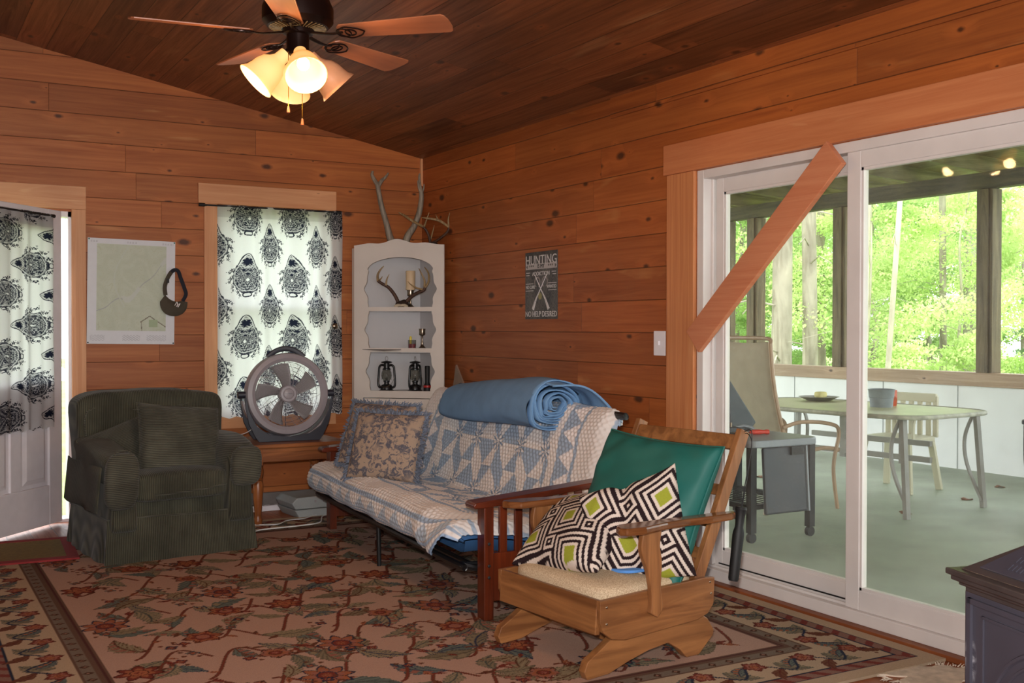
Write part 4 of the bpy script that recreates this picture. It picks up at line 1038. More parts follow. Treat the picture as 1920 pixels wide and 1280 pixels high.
# deer rack on the upper shelf
def sk1(t):
    G().blob((0, .01, .030), (.10, .08, .065), .8, 12, fn=lambda p: p+Vector((0, 0, .006*math.sin(60*p.x)))).obj('fur_patch', MAT['fur'], t)
    g = G(); g.prism([(-.058, 0), (-.04, .0), (-.022, .014), (.022, .014), (.04, 0), (.058, 0), (.052, .022), (.03, .034), (-.03, .034), (-.052, .022)], -.03, -.016, XZ); g.obj('skull_plate', MAT['bone'], t, bev=.003)
antlers('deer_antlers', 'brown deer antler rack on the upper cabinet shelf beside the candle', cpt(.375, .080, Z2+.004), cang+.05,
  [[([(-.028, 0, .045), (-.055, 0, .10), (-.10, 0, .155), (-.15, -.01, .185), (-.178, -.015, .205)], [.014, .013, .012, .011, .011]), ([(-.176, -.015, .20), (-.182, -.01, .245), (-.165, 0, .285), (-.140, .01, .315)], [.011, .008, .003]), ([(-.118, -.01, .172), (-.112, -.01, .215), (-.095, 0, .255)], [.009, .006, .0015]), ([(-.168, -.012, .207), (-.15, -.02, .225), (-.14, -.03, .238)], [.007, .004, .001])],
   [([(.028, 0, .045), (.07, 0, .085), (.12, -.005, .115), (.168, -.01, .135), (.178, -.012, .155)], [.014, .013, .013, .012, .011]), ([(.176, -.012, .15), (.205, -.01, .20), (.200, 0, .26), (.170, .005, .305)], [.010, .008, .003]), ([(.172, -.01, .15), (.178, -.03, .205), (.160, -.04, .25), (.135, -.03, .295)], [.009, .007, .002]), ([(.165, -.01, .138), (.12, -.03, .15), (.078, -.04, .175), (.055, -.045, .20)], [.008, .006, .0015])]], sk1, MAT['antlerdark'], MAT['antler'])
# tall weathered rack on top
def sk2(t):
    G().blob((-.01, 0, .022), (.13, .07, .045), .7, 12).obj('skull_plate', MAT['antlergrey'], t)
antlers('deer_antlers', 'tall grey weathered antlers standing on top of the cabinet, left', cpt(.355, .095, Z3+.003), math.radians(-18),
  [[([(-.05, 0, .02), (-.075, 0, .08), (-.10, 0, .18), (-.135, -.0, .30), (-.155, 0, .40), (-.165, 0, .46)], [.030, .026, .021, .020, .018, .018]), ([(-.160, 0, .45), (-.185, 0, .49), (-.205, 0, .53), (-.200, 0, .56)], [.017, .014, .008]), ([(-.160, 0, .45), (-.135, 0, .49), (-.105, 0, .52), (-.085, 0, .55)], [.017, .012, .006]), ],
   [([(.04, 0, .02), (.06, 0, .09), (.105, 0, .16), (.145, 0, .27), (.160, 0, .37), (.158, 0, .42)], [.030, .026, .023, .021, .019, .017]), ([(.158, 0, .40), (.14, 0, .45), (.132, 0, .50)], [.012, .009, .004]), ([(.158, 0, .40), (.150, .01, .47), (.146, .02, .53), (.15, .02, .555)], [.012, .010, .006]), ([(.16, 0, .40), (.175, 0, .44), (.18, 0, .475)], [.010, .007, .003])]], sk2, MAT['antlergrey'], MAT['antlergrey'])
def sk3(t):
    G().blob((0, 0, .02), (.07, .08, .045), .8, 12).obj('skull_plate', MAT['fur'], t)
antlers('deer_antlers', 'slim pale deer antlers tipped on their side at the right of the cabinet top', cpt(.60, .13, Z3+.003), math.radians(-36),
  [[([(-.01, 0, .03), (.05, -.03, .06), (.115, -.05, .11), (.13, -.06, .15)], [.011, .010, .010, .009]), ([(.128, -.06, .145), (.125, -.07, .20), (.14, -.07, .26)], [.008, .006, .002]), ([(.128, -.06, .145), (.06, -.09, .19), (-.02, -.11, .205), (-.06, -.12, .21)], [.009, .010, .008, .003]), ([(.06, -.09, .185), (.045, -.09, .21), (.035, -.09, .235)], [.007, .005, .0015])],
   [([(-.02, 0, .03), (-.03, -.02, .09), (-.05, -.03, .13), (-.07, -.04, .155)], [.011, .010, .009, .009]), ([(-.065, -.04, .15), (-.14, -.03, .19), (-.21, -.02, .235), (-.255, -.02, .26)], [.009, .010, .009, .003]), ([(-.06, -.04, .15), (-.045, -.03, .20), (-.025, -.03, .255)], [.008, .006, .002]), ([(-.02, 0, .06), (0, -.01, .12), (.01, -.01, .165)], [.007, .005, .0015])]], sk3, MAT['antlerdark'], MAT['antler'])
# candle on silver holder
cn = thing('pillar_candle', 'thick cream pillar candle on a silver holder, upper shelf', 'candle', cpt(.435, .10, Z2+.0)+Vector((0, 0, .141)))
MAT['wax'] = M_('cream_wax', (206, 178, 142), .5, var=.05)
G().lathe([(.001, .0), (.034, 0), (.035, .002), (.036, .136), (.033, .141), (.030, .136), (.012, .132), (.001, .131)], 26).obj('wax', MAT['wax'], cn); G().cyl((0, 0, .130), (.001, 0, .143), .001, n=6).obj('wick', MAT['blackm'], cn)
def cstick(name, label, loc, h, cup, base):
    o = thing(name, label, 'candlestick', loc)
    G().lathe([(base, 0), (base, .004), (base*.82, .010), (base*.5, .022), (.012, .032), (.008, .045), (.010, .055), (.006, .065), (.006, h*.62), (.009, h*.66)], 26).obj('base', MAT['nickel'], o)
    G().lathe([(.009, h*.66), (cup*.9, h*.70), (cup, h*.73), (cup*.93, h*.85), (cup*1.05, h-.0), (cup*.9, h), (cup*.8, h*.74), (.001, h*.73)], 26).obj('cup', MAT['nickel'], o)
    return o
cstick('candlestick', 'silver candlestick carrying the pillar candle on the upper shelf', cpt(.435, .10, Z2), .140, .025, .045)
cstick('candlestick', 'short empty silver candlestick on the middle shelf', cpt(.525, .10, Z1), .158, .024, .042)
vt = thing('glass_tumbler', 'small glass tumbler with red filling and a yellow piece on the middle shelf', 'glass', cpt(.455, .075, Z1))
G().lathe([(.001, .001), (.026, .001), (.029, .004), (.031, .075), (.029, .075), (.027, .006), (.001, .005)], 20).obj('tumbler', MAT['clear'], vt)
G().lathe([(.001, .006), (.0258, .006), (.0275, .045), (.001, .047)], 20).obj('red_filling', M_('red_gel', (150, 20, 50), .2, var=.5, scale=60), vt); G().lathe([(.001, .046), (.008, .047), (.010, .085), (.007, .100), (.001, .103)], 12, T(-.012, 0, 0)).obj('yellow_stick', M_('yellow_plastic', (216, 190, 30), .35), vt)
# loose board on the middle shelf
pb = thing('loose_panel', 'thin grey panel jutting out over the middle cabinet shelf', 'panel', cpt(.30, .0, Z1+.004), cang)
pb.rotation_euler = (math.radians(9), 0, cang)
G().prism([(-.225, .0), (.10, .0), (.09, -.03), (-.01, -.075)], 0, .004).obj('panel_sheet', M_('grey_panel', (134, 122, 116), .6), pb, False)
# lanterns
def lantern(label, loc, rz):
    o = thing('oil_lantern', label, 'lantern', loc, rz)
    G().lathe([(.052, 0), (.054, .006), (.044, .014), (.042, .038), (.036, .046), (.020, .052), (.018, .066), (.024, .070), (.024, .078)], 26).obj('fuel_tank', MAT['black'], o)
    G().lathe([(.022, .078), (.036, .095), (.0395, .115), (.036, .14), (.026, .160), (.0245, .160), (.034, .138), (.0375, .115), (.034, .097), (.021, .080)], 26).obj('globe', MAT['clear'], o)
    G().lathe([(.030, .158), (.030, .166), (.022, .172), (.020, .205), (.026, .208), (.040, .212), (.041, .216), (.018, .222), (.001, .224)], 26).obj('chimney_cap', MAT['black'], o)
    for s_ in (-1, 1): G().tube(crom([(s_*.040, 0, .025), (s_*.060, 0, .035), (s_*.065, 0, .07), (s_*.060, 0, .13), (s_*.056, 0, .175), (s_*.042, 0, .192), (s_*.018, 0, .190)], 7), .0085, 10).obj('side_tube', MAT['black'], o)
    G().tube(crom([(-.066, 0, .12), (-.05, -.035, .06), (0, -.055, .03), (.05, -.035, .06), (.066, 0, .12)], 8), .0014, 6).obj('bail_handle', MAT['nickel'], o)
    G().tube([Vector((.010*math.cos(a), 0, .240+.017*math.sin(a))) for a in np.linspace(0, 2*PI, 21)[:-1]], .0015, 6, closed=True).obj('top_ring', MAT['nickel'], o)
    G().cyl((0, 0, .078), (0, 0, .10), .008, n=10).obj('burner', MAT['blackm'], o)
    g = G(); g.tube([(-.038, 0, .085), (.0, -.040, .15), (.038, 0, .085)], .0013, 5); g.obj('globe_guard', MAT['black'], o)
    return o
la = lantern('black oil lantern at the left of the lower cabinet shelf', cpt(.262, .065, Z0), cang)
dup(la, cpt(.475, .085, Z0), cang+1.15, 'black oil lantern seen from its side, next to the flashlight')
fl_ = thing('flashlight', 'black flashlight with a red ring standing on its head', 'flashlight', cpt(.580, .045, Z0))
G().lathe([(.027, 0), (.028, .003), (.028, .03), (.027, .044), (.019, .062), (.017, .07), (.019, .185), (.016, .190), (.001, .190)], 24).obj('body', MAT['blackm'], fl_)
G().lathe([(.0285, .032), (.0292, .034), (.0292, .046), (.028, .048)], 24).obj('red_ring', M_('red_ring', (170, 34, 30), .4), fl_)
# board leaning in the gap right of the cabinet
lb = thing('leaning_board', 'grey brown triangular board leaning against the wall behind the futon', 'board', (-.05, -.66, 0))
g = G(); YZ = Matrix(((0, 0, 1, 0), (1, 0, 0, 0), (0, 1, 0, 0), (0, 0, 0, 1)))
g.prism([(-.20, .0), (-.26, .74), (-.02, 1.01), (.10, .6), (.10, 0)], 0, .012, YZ); g.obj('panel_sheet', M_('drift_board', (130, 108, 92), .7), lb, False)
G().tube(crom([(-.004, -.20, .78), (-.004, -.15, .86), (-.004, -.08, .87), (-.004, -.02, .80)], 8), .010, 8).obj('dark_hoop', MAT['blackm'], lb)
# ================================================================== ceiling fan
CF = Vector((-2.10, -3.30, 0)); CZ = cz(CF.x)
cf = thing('ceiling_fan', 'bronze five blade ceiling fan with glowing glass shades', 'ceiling fan', (CF.x, CF.y, CZ))
MAT['bronze'] = M_('oil_rubbed_bronze', (44, 28, 24), .32, .7, .1)
MAT['blade'] = woodm('fan_blade_wood', (150, 88, 58), (176, 108, 74), 0, .6, .3)
hz = 2.485-CZ      # hub height in local z
G().lathe([(.001, .01), (.07, .01), (.068, -.03), (.03, -.06), (.015, -.065)], 24).obj('canopy', MAT['bronze'], cf)
G().cyl((0, 0, -.05), (0, 0, hz+.10), .013, n=14).obj('down_rod', MAT['bronze'], cf)
g = G(); g.lathe([(.02, hz+.155), (.06, hz+.15), (.13, hz+.135), (.145, hz+.10), (.145, hz+.045), (.125, hz+.022), (.06, hz+.012), (.001, hz+.012)], 48); mot = g.obj('motor_housing', MAT['bronze'], cf)
g = G()
for k in range(36): a = 2*PI*k/36; g.box((.092*math.cos(a), .092*math.sin(a), hz+.0165), (.05, .004, .004), Rm(0, math.radians(-9), a))
g.obj('vent_ribs', MAT['antler'], mot, False)
G().lathe([(.062, hz+.014), (.062, hz-.005), (.046, hz-.010), (.046, hz-.075), (.052, hz-.085), (.050, hz-.095), (.02, hz-.105), (.001, hz-.105)], 30).obj('switch_housing', MAT['bronze'], cf)
for k in range(5):
    th = math.radians(-119.7+3 + 72*k)
    Mk = Rm(0, 0, th); Mb = Mk @ T(0, 0, hz-.005) @ Rm(math.radians(-12), 0, 0)
    g = G(); n = 14; poly = []
    for i in range(n+1): f = i/n; poly.append((.20+.44*f, -(.052+.020*f)))
    poly += [(.652, -.06), (.66, -.03), (.66, .03), (.652, .06)]
    for i in range(n+1): f = 1-i/n; poly.append((.20+.44*f, .052+.020*f))
    poly += [(.185, .035), (.185, -.035)]
    b = g.prism(poly, -.003, .003); o_ = b.obj('fan_blade', MAT['blade'], cf, False, bev=.0015); o_.matrix_local = Mb
    g = G(); g.tube(crom([(.05, 0, .005), (.10, 0, -.004), (.15, 0, -.010), (.20, 0, -.006)], 5), [.012, .010, .008, .007], 8, flat=.5)
    for cx_, r in ((.205, .030), (.235, .022)): g.tube([Vector((cx_+r*math.cos(a), r*math.sin(a)*1.1, -.009)) for a in np.linspace(0, 2*PI, 25)[:-1]], .0035, 6, closed=True)
    for s_ in (-1, 1): g.tube(crom([(.18, s_*.01, -.008), (.22, s_*.045, -.009), (.27, s_*.03, -.009), (.295, 0, -.008)], 6), .0035, 6)
    q = g.obj('blade_iron', MAT['bronze'], o_)
s = NT('lit_frosted_glass'); co, o = s.xyz()
s.p.inputs['Emission Color'].default_value = (1, .50, .16, 1); s.p.inputs['Emission Strength'].default_value = .95
lw = s.n('LayerWeight'); lw.inputs[0].default_value = .35
ec = s.mix(lw.outputs['Facing'], (1.0, .66, .25), (1.0, .34, .06)); s.l(ec, s.p.inputs['Emission Color'])
MAT['shade'] = s.fin((.42, .26, .12), .35)
MAT['shade_off'] = M_('unlit_frosted_glass', (214, 150, 110), .4)
s = NT('bulb'); s.p.inputs['Emission Color'].default_value = (1, .85, .6, 1); s.p.inputs['Emission Strength'].default_value = 6; MAT['bulb'] = s.fin((1, 1, 1), .4)
for k, (az, lit) in enumerate(((200, 1), (112, 1), (292, 1), (22, 0))):
    a = math.radians(az-29.7); d = Vector((math.cos(a), math.sin(a), 0)); ctr = Vector((0, 0, hz-.085))+d*.045
    dirv = (d*.80+Vector((0, 0, -.80))).normalized(); lsc = 1.22
    Mq = Matrix.Translation(ctr) @ dirv.to_track_quat('Z', 'Y').to_matrix().to_4x4()
    prof = [(.022, .0), (.024, .03), (.032, .045), (.046, .06), (.054, .085), (.056, .105), (.060, .125), (.070, .142), (.068, .143), (.056, .124), (.052, .10), (.048, .075), (.034, .05), (.020, .034)]
    arm = G().lathe([(.012, -.02), (.016, 0), (.020, .035), (.0195, .04), (.001, .04)], 16, Mq).obj('lamp_holder', MAT['bronze'], cf)
    G().lathe([(r*lsc, z*lsc+.005) for r, z in prof], 28, Mq).obj('lamp_shade', MAT['shade'] if lit else MAT['shade_off'], cf)
    if lit:
        G().sphere((0, 0, .095), .026, (1, 1, 1.2), 10, ).obj('bulb', MAT['bulb'], cf).matrix_local = Mq
        L = bpy.data.lights.new('fan_lamp_%d' % k, 'POINT'); L.energy = 7.0; L.color = (1, .60, .27); L.shadow_soft_size = .03
        lo = bpy.data.objects.new('fan_lamp', L); C.objects.link(lo); lo.parent = cf; lo.location = Mq @ Vector((0, 0, .215))
for (dx, dy, ln, w) in ((.0, -.055, .27, .0), (-.05, -.03, .22, 0)):
    ch = G(); ch.tube([(dx, dy, hz-.09), (dx, dy, hz-.09-ln)], .0016, 6); co_ = ch.obj('pull_chain', MAT['brass'], cf)
    G().lathe([(.001, 0), (.004, -.002), (.0065, -.018), (.007, -.026), (.001, -.03)], 10, T(dx, dy, hz-.09-ln)).obj('pull_fob', MAT['blade'], co_)
# ================================================================== futon; local x = away from the room, local y = along the wall
FO = Vector((-1.35, -3.53, .013)); FA = math.radians(-4.15)
fu = thing('futon', 'wooden armed futon sofa with a black metal frame and blue mattress', 'futon', FO, FA)
MAT['mission'] = woodm('cherry_stained_wood', (66, 24, 10), (106, 42, 18), 0, 1.2, .28)
MAT['missionz'] = woodm('cherry_stained_wood_upright', (66, 24, 10), (106, 42, 18), 2, 1.2, .28)
MAT['bluemat'] = M_('blue_mattress_cover', (44, 84, 128), .8, var=.1, bump=.15, bscale=200)
for y0 in (0, 2.36):
    g = G()
    g.bx(-.0, .045, y0, y0+.075, 0, .49); g.bx(.62, .665, y0, y0+.075, 0, .55)
    g.bx(.045, .62, y0+.022, y0+.046, .075, .285)
    lo = g.obj('arm_end', MAT['missionz'], fu, False, bev=.003)
    g = G(); g.prism([(-.05, .485), (-.055, .500), (-.045, .512), (.80, .592), (.80, .570), (.0, .487)], y0-.012, y0+.088, Matrix(((1, 0, 0, 0), (0, 0, 1, 0), (0, 1, 0, 0), (0, 0, 0, 1))))
    g.obj('arm_rest', MAT['mission'], lo, False, bev=.004)
    for k in range(7):
        x = .085+k*.075; G().bx(x, x+.036, y0+.026, y0+.044, .28, .493+x*.09).obj('slat', MAT['missionz'], lo, False, bev=.002)
    for z in (.33, .235, .185): G().sphere((.0225, y0-.001, z), .0075, (1, .5, 1), 8).obj('bolt_cap', MAT['blackm'], lo)
# metal frame
g = G()
g.tube(crom([(.02, .11, .205), (-.055, .13, .225), (-.075, .22, .228), (-.075, 2.2, .228), (-.055, 2.30, .225), (.02, 2.33, .205)], 8), .0155, 8)
g.tube([(.05, .10, .19), (.05, 2.34, .19)], .013, 8); g.tube([(.55, .10, .23), (.55, 2.34, .23)], .016, 8)
g.obj('seat_rails', MAT['black'], fu)
for y in (.12, 1.20, 2.30):
    G().tube([(-.06, y, .225), (.55, y, .235)], .010, 8).obj('cross_bar', MAT['black'], fu)
G().tube([(-.055, 1.24, 0), (-.060, 1.24, .22)], .0125, 10).obj('centre_leg', MAT['black'], fu)
G().tube(crom([(.55, .09, .24), (.60, .15, .40), (.745, .175, .79), (.765, .19, .835), (.77, .27, .85), (.77, 2.26, .85), (.765, 2.32, .835), (.745, 2.335, .79), (.60, 2.335, .40), (.55, 2.33, .24)], 7), .0165, 10).obj('back_frame', MAT['black'], fu)
g = G()
for k in range(21): y = .27+k*.1; g.tube([(.60, y, .36), (.77, y, .848)], .005, 6)
g.obj('back_wires', MAT['black'], fu)
# mattress and quilt share a profile
prof = [(-.085, .262), (-.118, .285), (-.13, .335), (-.10, .392), (-.03, .412), (.12, .405), (.30, .375), (.44, .352), (.505, .362), (.545, .42), (.60, .56), (.655, .70), (.70, .80), (.735, .852), (.775, .868), (.805, .85), (.81, .80)]
pc = [Vector((a, 0, b)) for a, b in prof]; cur = crom(pc, 8)
acc = [0]
for i in range(1, len(cur)): acc.append(acc[-1]+(cur[i]-cur[i-1]).length)
acc = np.array(acc); cx_ = np.array([p.x for p in cur]); cz_ = np.array([p.z for p in cur]); LT = acc[-1]
def prof_at(s): return np.interp(s, acc, cx_), np.interp(s, acc, cz_)
def nrm_at(s):
    e = .01; x1, z1 = prof_at(np.clip(s-e, 0, LT)); x2, z2 = prof_at(np.clip(s+e, 0, LT)); dx, dz = x2-x1, z2-z1; L_ = np.hypot(dx, dz)+1e-9; return -dz/L_, dx/L_
# mattress: seat slab and back slab
def slab(name, s0, s1, th, y0, y1):
    m, k = 60, 60; V = []; Fs = []
    S, Yv = np.meshgrid(np.linspace(s0, s1, m), np.linspace(0, 1, k), indexing='ij')
    X, Z = prof_at(S); nx, nz = nrm_at(S); e = np.minimum(Yv, 1-Yv)*(y1-y0); f = np.clip(e/.07, 0, 1); rnd = np.sqrt(1-(1-f)**2)
    e2 = np.minimum(S-s0, s1-S); f2 = np.clip(e2/.07, 0, 1); rn2 = np.sqrt(1-(1-f2)**2); q = np.minimum(rnd, rn2)
    Y = y0+(y1-y0)*Yv; out = -.012-(1-q)*th*.48; inn_ = -.012-th+(1-q)*th*.48
    A = np.stack([X+nx*out, Y, Z+nz*out], -1).reshape(-1, 3); B = np.stack([X+nx*inn_, Y, Z+nz*inn_], -1).reshape(-1, 3)
    return npmesh(name, np.concatenate([A, B]), np.concatenate([gridfaces(m, k, 0, True), gridfaces(m, k, m*k)]), MAT['bluemat'], fu)
i_j = acc[8*8]
slab('seat_mattress', .10, i_j+.05, .13, .10, 2.40); slab('back_mattress', i_j+.02, LT-.02, .07, .22, 2.38)
# quilt
def quiltcol(S, Y):
    blue, pale, wht = srgb(150, 164, 182), srgb(170, 184, 200), srgb(214, 206, 202)
    col = np.zeros(S.shape+(3,)); col[:] = wht
    cell = .29; sh = .5*(np.floor((S-.06)/cell) % 2); a = Y/cell+sh; b = (S-.06)/cell
    ia, ib = np.floor(a), np.floor(b); u = a-ia-.5; v = b-ib-.5
    # kite blocks about each block centre: alternate wedges
    th = np.arctan2(v, u); r = np.hypot(u, v)
    sec = np.floor((th/(PI/4))+1000+.0); par = (sec+ia+ib) % 2
    wedge = np.where(np.abs(u) > np.abs(v)*1.0, 1, 0); w2 = ((ia+ib) % 2)
    m1 = (np.abs(u) < .5-.42*np.abs(v)*2*.5) 
    kite = (np.abs(u)*2 + np.abs(v)*.75 < .62) if False else ((np.minimum(np.abs(u), np.abs(v)) < .22*(1-np.maximum(np.abs(u), np.abs(v))*1.1)))
    base_b = (par == 0)
    col[base_b] = blue
    # stars at block corners
    us, vs_ = (a+.5) % 1-.5, (b+.5) % 1-.5
    for (uu_, vv_) in ((u, v),):
        rs_ = np.hypot(uu_, vv_); t8 = np.arctan2(vv_, uu_); pet = np.abs(((t8/(PI/4)) % 1)-.5)*2
        star = rs_ < .22*(1-.62*pet)+.02; k8 = np.floor(t8/(PI/8)+1000) % 2
        col[star & (k8 == 0)] = srgb(116, 132, 152); col[star & (k8 == 1)] = srgb(214, 206, 202)
    # borders along the quilt ends
    for e, wd in ((Y-.03, 1), (2.47-Y, -1)):
        near = e < .50
        col[near] = wht
        for c0, c1 in ((.235, .262), (.395, .42), (-.1, .022)): col[(e > c0) & (e < c1)] = blue
        gz = (e > .262) & (e < .395); tt = ((S % .125)/.125); gg = (e-.262)/.133
        col[gz] = blue; col[gz & (np.abs(tt-.5) < .5*(1-gg))] = srgb(222, 214, 212)
    e = S-0.0
    fr = (e < .34) & (Y > .30) & (Y < 2.2)
    col[(e < .34)] = np.where(((Y > .03) & (Y < 2.47))[..., None], wht, col)[(e < .34)]
    col[(e > .30) & (e < .322)] = blue; col[(e > .125) & (e < .147)] = blue
    gz = (e > .05) & (e < .125); tt = (Y % .19)/.19; col[gz & (np.abs(tt-.5) > .5*(e-.05)/.075)] = srgb(172, 182, 194); col[(e < .048) & (e > .03)] = blue
    col[(e < .014)] = srgb(150, 172, 200)
    return col
MAT['quilt'] = vcol('pieced_cotton_quilt', .9, 90, .0, .05, .1)
m, k = 300, 420; S, Yv = np.meshgrid(np.linspace(0, LT, m), np.linspace(0, 1, k), indexing='ij'); Y0_ = .035+.105*np.clip((S-i_j-.05)/.35, 0, 1); Y = Y0_+(2.47-Y0_)*Yv
# the near front corner has slid back and curls, showing the blue mattress
lift = np.clip((.40-Y)/.30, 0, 1)**1.5; Sm = S*(1-.11*lift/LT)+.11*lift
X, Z = prof_at(Sm); nx, nz = nrm_at(Sm)
wr = .0022*np.sin(2*PI*Y/.034+3*np.sin(S*7))*np.sin(2*PI*S/.041+2*np.sin(Y*5)) + .004*np.sin(Y*13+S*9)*np.sin(S*17-Y*4)
curl = .030*np.exp(-(S/.07)**2)*np.clip((.40-Y)/.1, 0, 1) + .015*np.exp(-((Y-.44)/.06)**2)*np.exp(-(S/.25)**2)
off = .007+wr*1.6+curl
X = X+nx*off; Z = Z+nz*off
# the sides drop over the mattress ends
e = np.minimum(Y-Y0_, 2.47-Y); dr_ = np.clip(1-e/.085, 0, 1); X = X-nx*.055*dr_**2; Z = Z-nz*.055*dr_**2
vis = (Yv >= 0)
P3 = np.stack([X, Y, Z], -1).reshape(-1, 3)
qt = npmesh('quilt', P3, gridfaces(m, k, 0, True), MAT['quilt'], None, quiltcol(S, .035+2.435*Yv)); qt.location = FO; qt.rotation_euler = (0, 0, FA)
tag(qt, 'blue and white star patchwork quilt spread over the futon', 'quilt'); sm = qt.modifiers.new('s', 'SOLIDIFY'); sm.thickness = .004; sm.offset = -1
# folded corner of the quilt hanging under the far end
# rolled blanket on the back
bk = thing('rolled_blanket', 'soft denim blue blanket rolled up along the futon back', 'blanket', FO+Vector((0, 0, 0)), FA)
MAT['denim'] = M_('washed_blue_cotton', (104, 140, 178), .95, var=.1, scale=8, bump=.25, bscale=120)
m, k = 70, 64; V = []; 
tS, aS = np.meshgrid(np.linspace(0, 1, m), np.linspace(0, 2*PI, k), indexing='ij')
yc = .62+1.42*tS; 
# cross section: fat slumped roll, thinner at the far end
ra = .158*(1-.0*tS)*(1-.30*tS**2); rb = .125*(1-.22*tS**2)
tip = np.clip((1-tS)/.10, 0, 1); tipf = np.sqrt(1-(1-tip)**2)
ca, sa = np.cos(aS), np.sin(aS)
X = .665+.01*tS + ra*tipf*ca*(1+.04*np.sin(3*aS+4*tS)); Z = .865-.035*tS + rb*tipf*sa - .05*np.clip(-ca, 0, 1)**2*tipf + .006*np.sin(aS*5+tS*9)
Z = Z + .018*np.sin(tS*5+.5)
Y = yc + .004*np.sin(7*aS)
P3 = np.stack([X, Y, Z], -1).reshape(-1, 3)
npmesh('blanket_roll', P3, gridfaces(m, k), MAT['denim'], bk)
g = G(); n = 150; rows = []
for j in range(4):
    row = []
    for i in range(n):
        t = i/(n-1); a = 2*PI*4.6*t+.6; r = 1.0-.80*t; w = 1+.08*math.sin(3*a+1)+.09*(1-r)*math.sin(5*a+2)+.06*math.sin(1.7*a)
        x = .665+.158*r*math.cos(a)*w; z = .865+.125*r*math.sin(a)*w-.05*max(0, -math.cos(a))**2*r+.009
        row.append(g.b.verts.new((x, .62-.03*(1-r)+(.035 if j in (1, 2) else -.012)+.006*math.sin(a*2.3), z+(0 if j < 2 else .007))))
    rows.append(row)
for j in range(3):
    for i in range(n-1): g.b.faces.new((rows[j][i], rows[j][i+1], rows[j+1][i+1], rows[j+1][i]))
o_ = g.obj('roll_end_folds', MAT['denim'], bk); o_.modifiers.new('s', 'SOLIDIFY').thickness = .006
# loose outer flap trailing to the near side behind the rail
g = G(); vs = []; m1, m2 = 14, 24
for i in range(m1):
    for j in range(m2):
        f = i/(m1-1); q = j/(m2-1); a = math.radians(112-108*q)
        vs.append(Vector((.675+.172*math.cos(a)+.006*math.sin(f*9), .66-.34*f*(.35+.65*q), .858+.132*math.sin(a)-.03*f*q+.006*math.sin(q*9+f*4))))
g._add(vs, [(i*m2+j, i*m2+j+1, (i+1)*m2+j+1, (i+1)*m2+j) for i in range(m1-1) for j in range(m2-1)])
o_ = g.obj('outer_flap', MAT['denim'], bk); o_.modifiers.new('s', 'SOLIDIFY').thickness = .010
# toile pillows with fringe
s = NT('toile_print'); co, o = s.xyz()
n1 = s.noise(co, 26, 5, .62, 1.2); n2 = s.noise(co, 7, 2, .5); n3 = s.noise(co, 90, 3, .6, .5)
ink = s.math('MULTIPLY', s.mapr(n1, .47, .53), s.mapr(n2, .30, .42)); ink = s.math('MULTIPLY', ink, s.mapr(n3, .30, .52, .45, 1.))
col = s.mix(s.math('MULTIPLY', ink, .85), lin(160, 138, 120), lin(62, 70, 88)); s.bump(n3, .1, .002); MAT['toile'] = s.fin(col, .9, 0, .15)
MAT['fringe'] = M_('blue_chenille_fringe', (104, 112, 128), .95, var=.45, scale=60)
def toile(name, label, w, M, seed):
    o = thing(name, label, 'cushion', group='fringed toile cushions on the futon'); o.matrix_world = M
    V, F, _, _ = pillow(w, w*.93, .17, 40, .05, .40, .004, seed); npmesh('cover', V, F, MAT['toile'], o)
    g = G(); r_ = random.Random(seed); rp = rim_pts(w, w*.93, .05, 60)
    for i, p in enumerate(rp):
        d = Vector((p.x, 0, p.z)).normalized()
        for j in range(3):
            q = p+Vector((r_.uniform(-.004, .004), r_.uniform(-.012, .012), r_.uniform(-.004, .004))); e_ = q+d*r_.uniform(.018, .030)+Vector((r_.uniform(-.008, .008), r_.uniform(-.015, .015), r_.uniform(-.008, .008)))
            g.tube([q-d*.008, (q+e_)/2+Vector((0, r_.uniform(-.005, .005), 0)), e_], [.0032, .0034, .0022], 4)
    fo = g.obj('fringe', MAT['fringe'], o); fo['kind'] = 'stuff'; return o
toile('toile_pillow', 'beige cushion with blue country print and blue fringe, in front', .43, frame_M((-1.125, -1.94, .600), (.66, -.75, -.03), (.30, .20, .93)), 3)
toile('toile_pillow', 'fringed blue print cushion mostly hidden behind its twin', .43, frame_M((-1.06, -1.66, .640), (.62, -.78, -.03), (.42, .25, .87)), 4)

# ================================================================== platform rocker; local x forward, local y = sitter's left (near side)
RO = Vector((-1.0, -4.08, .013)); RA = math.radians(185)
rk = thing('rocking_chair', 'old varnished maple platform rocking chair with tan seat', 'rocking chair', RO, RA)
MAT['maple'] = woodm('worn_honey_maple', (108, 66, 36), (154, 102, 60), 0, .9, .36)
MAT['maplez'] = woodm('worn_honey_maple_upright', (110, 68, 38), (156, 104, 62), 2, .9, .36)
MAT['mapley'] = woodm('worn_honey_maple_cross', (108, 66, 36), (154, 102, 60), 1, .9, .36)
MAT['maplearm'] = woodm('glossy_arm_varnish', (94, 54, 28), (132, 82, 46), 0, 1., .18)
XZl = Matrix(((1, 0, 0, 0), (0, 0, 1, 0), (0, 1, 0, 0), (0, 0, 0, 1)))
for s_ in (-1, 1):
    foot = [(.43, 0), (.445, .03), (.43, .065), (.36, .105), (.29, .15), (.24, .175), (-.10, .175), (-.165, .135), (-.20, .085), (-.195, .065), (-.12, .0), (-.055, .0), (-.02, .035), (.04, .072), (.14, .060), (.24, .035), (.33, .006)]
    y = s_*.275; G().prism(foot, y-.018, y+.018, XZl).obj('base_foot', MAT['maple'], rk, False, bev=.003)
G().bx(.17, .195, -.258, .258, .06, .115).obj('base_stretcher', MAT['maple'], rk, False, bev=.004)
G().bx(-.12, -.095, -.258, .258, .08, .135).obj('base_stretcher', MAT['maple'], rk, False, bev=.004)
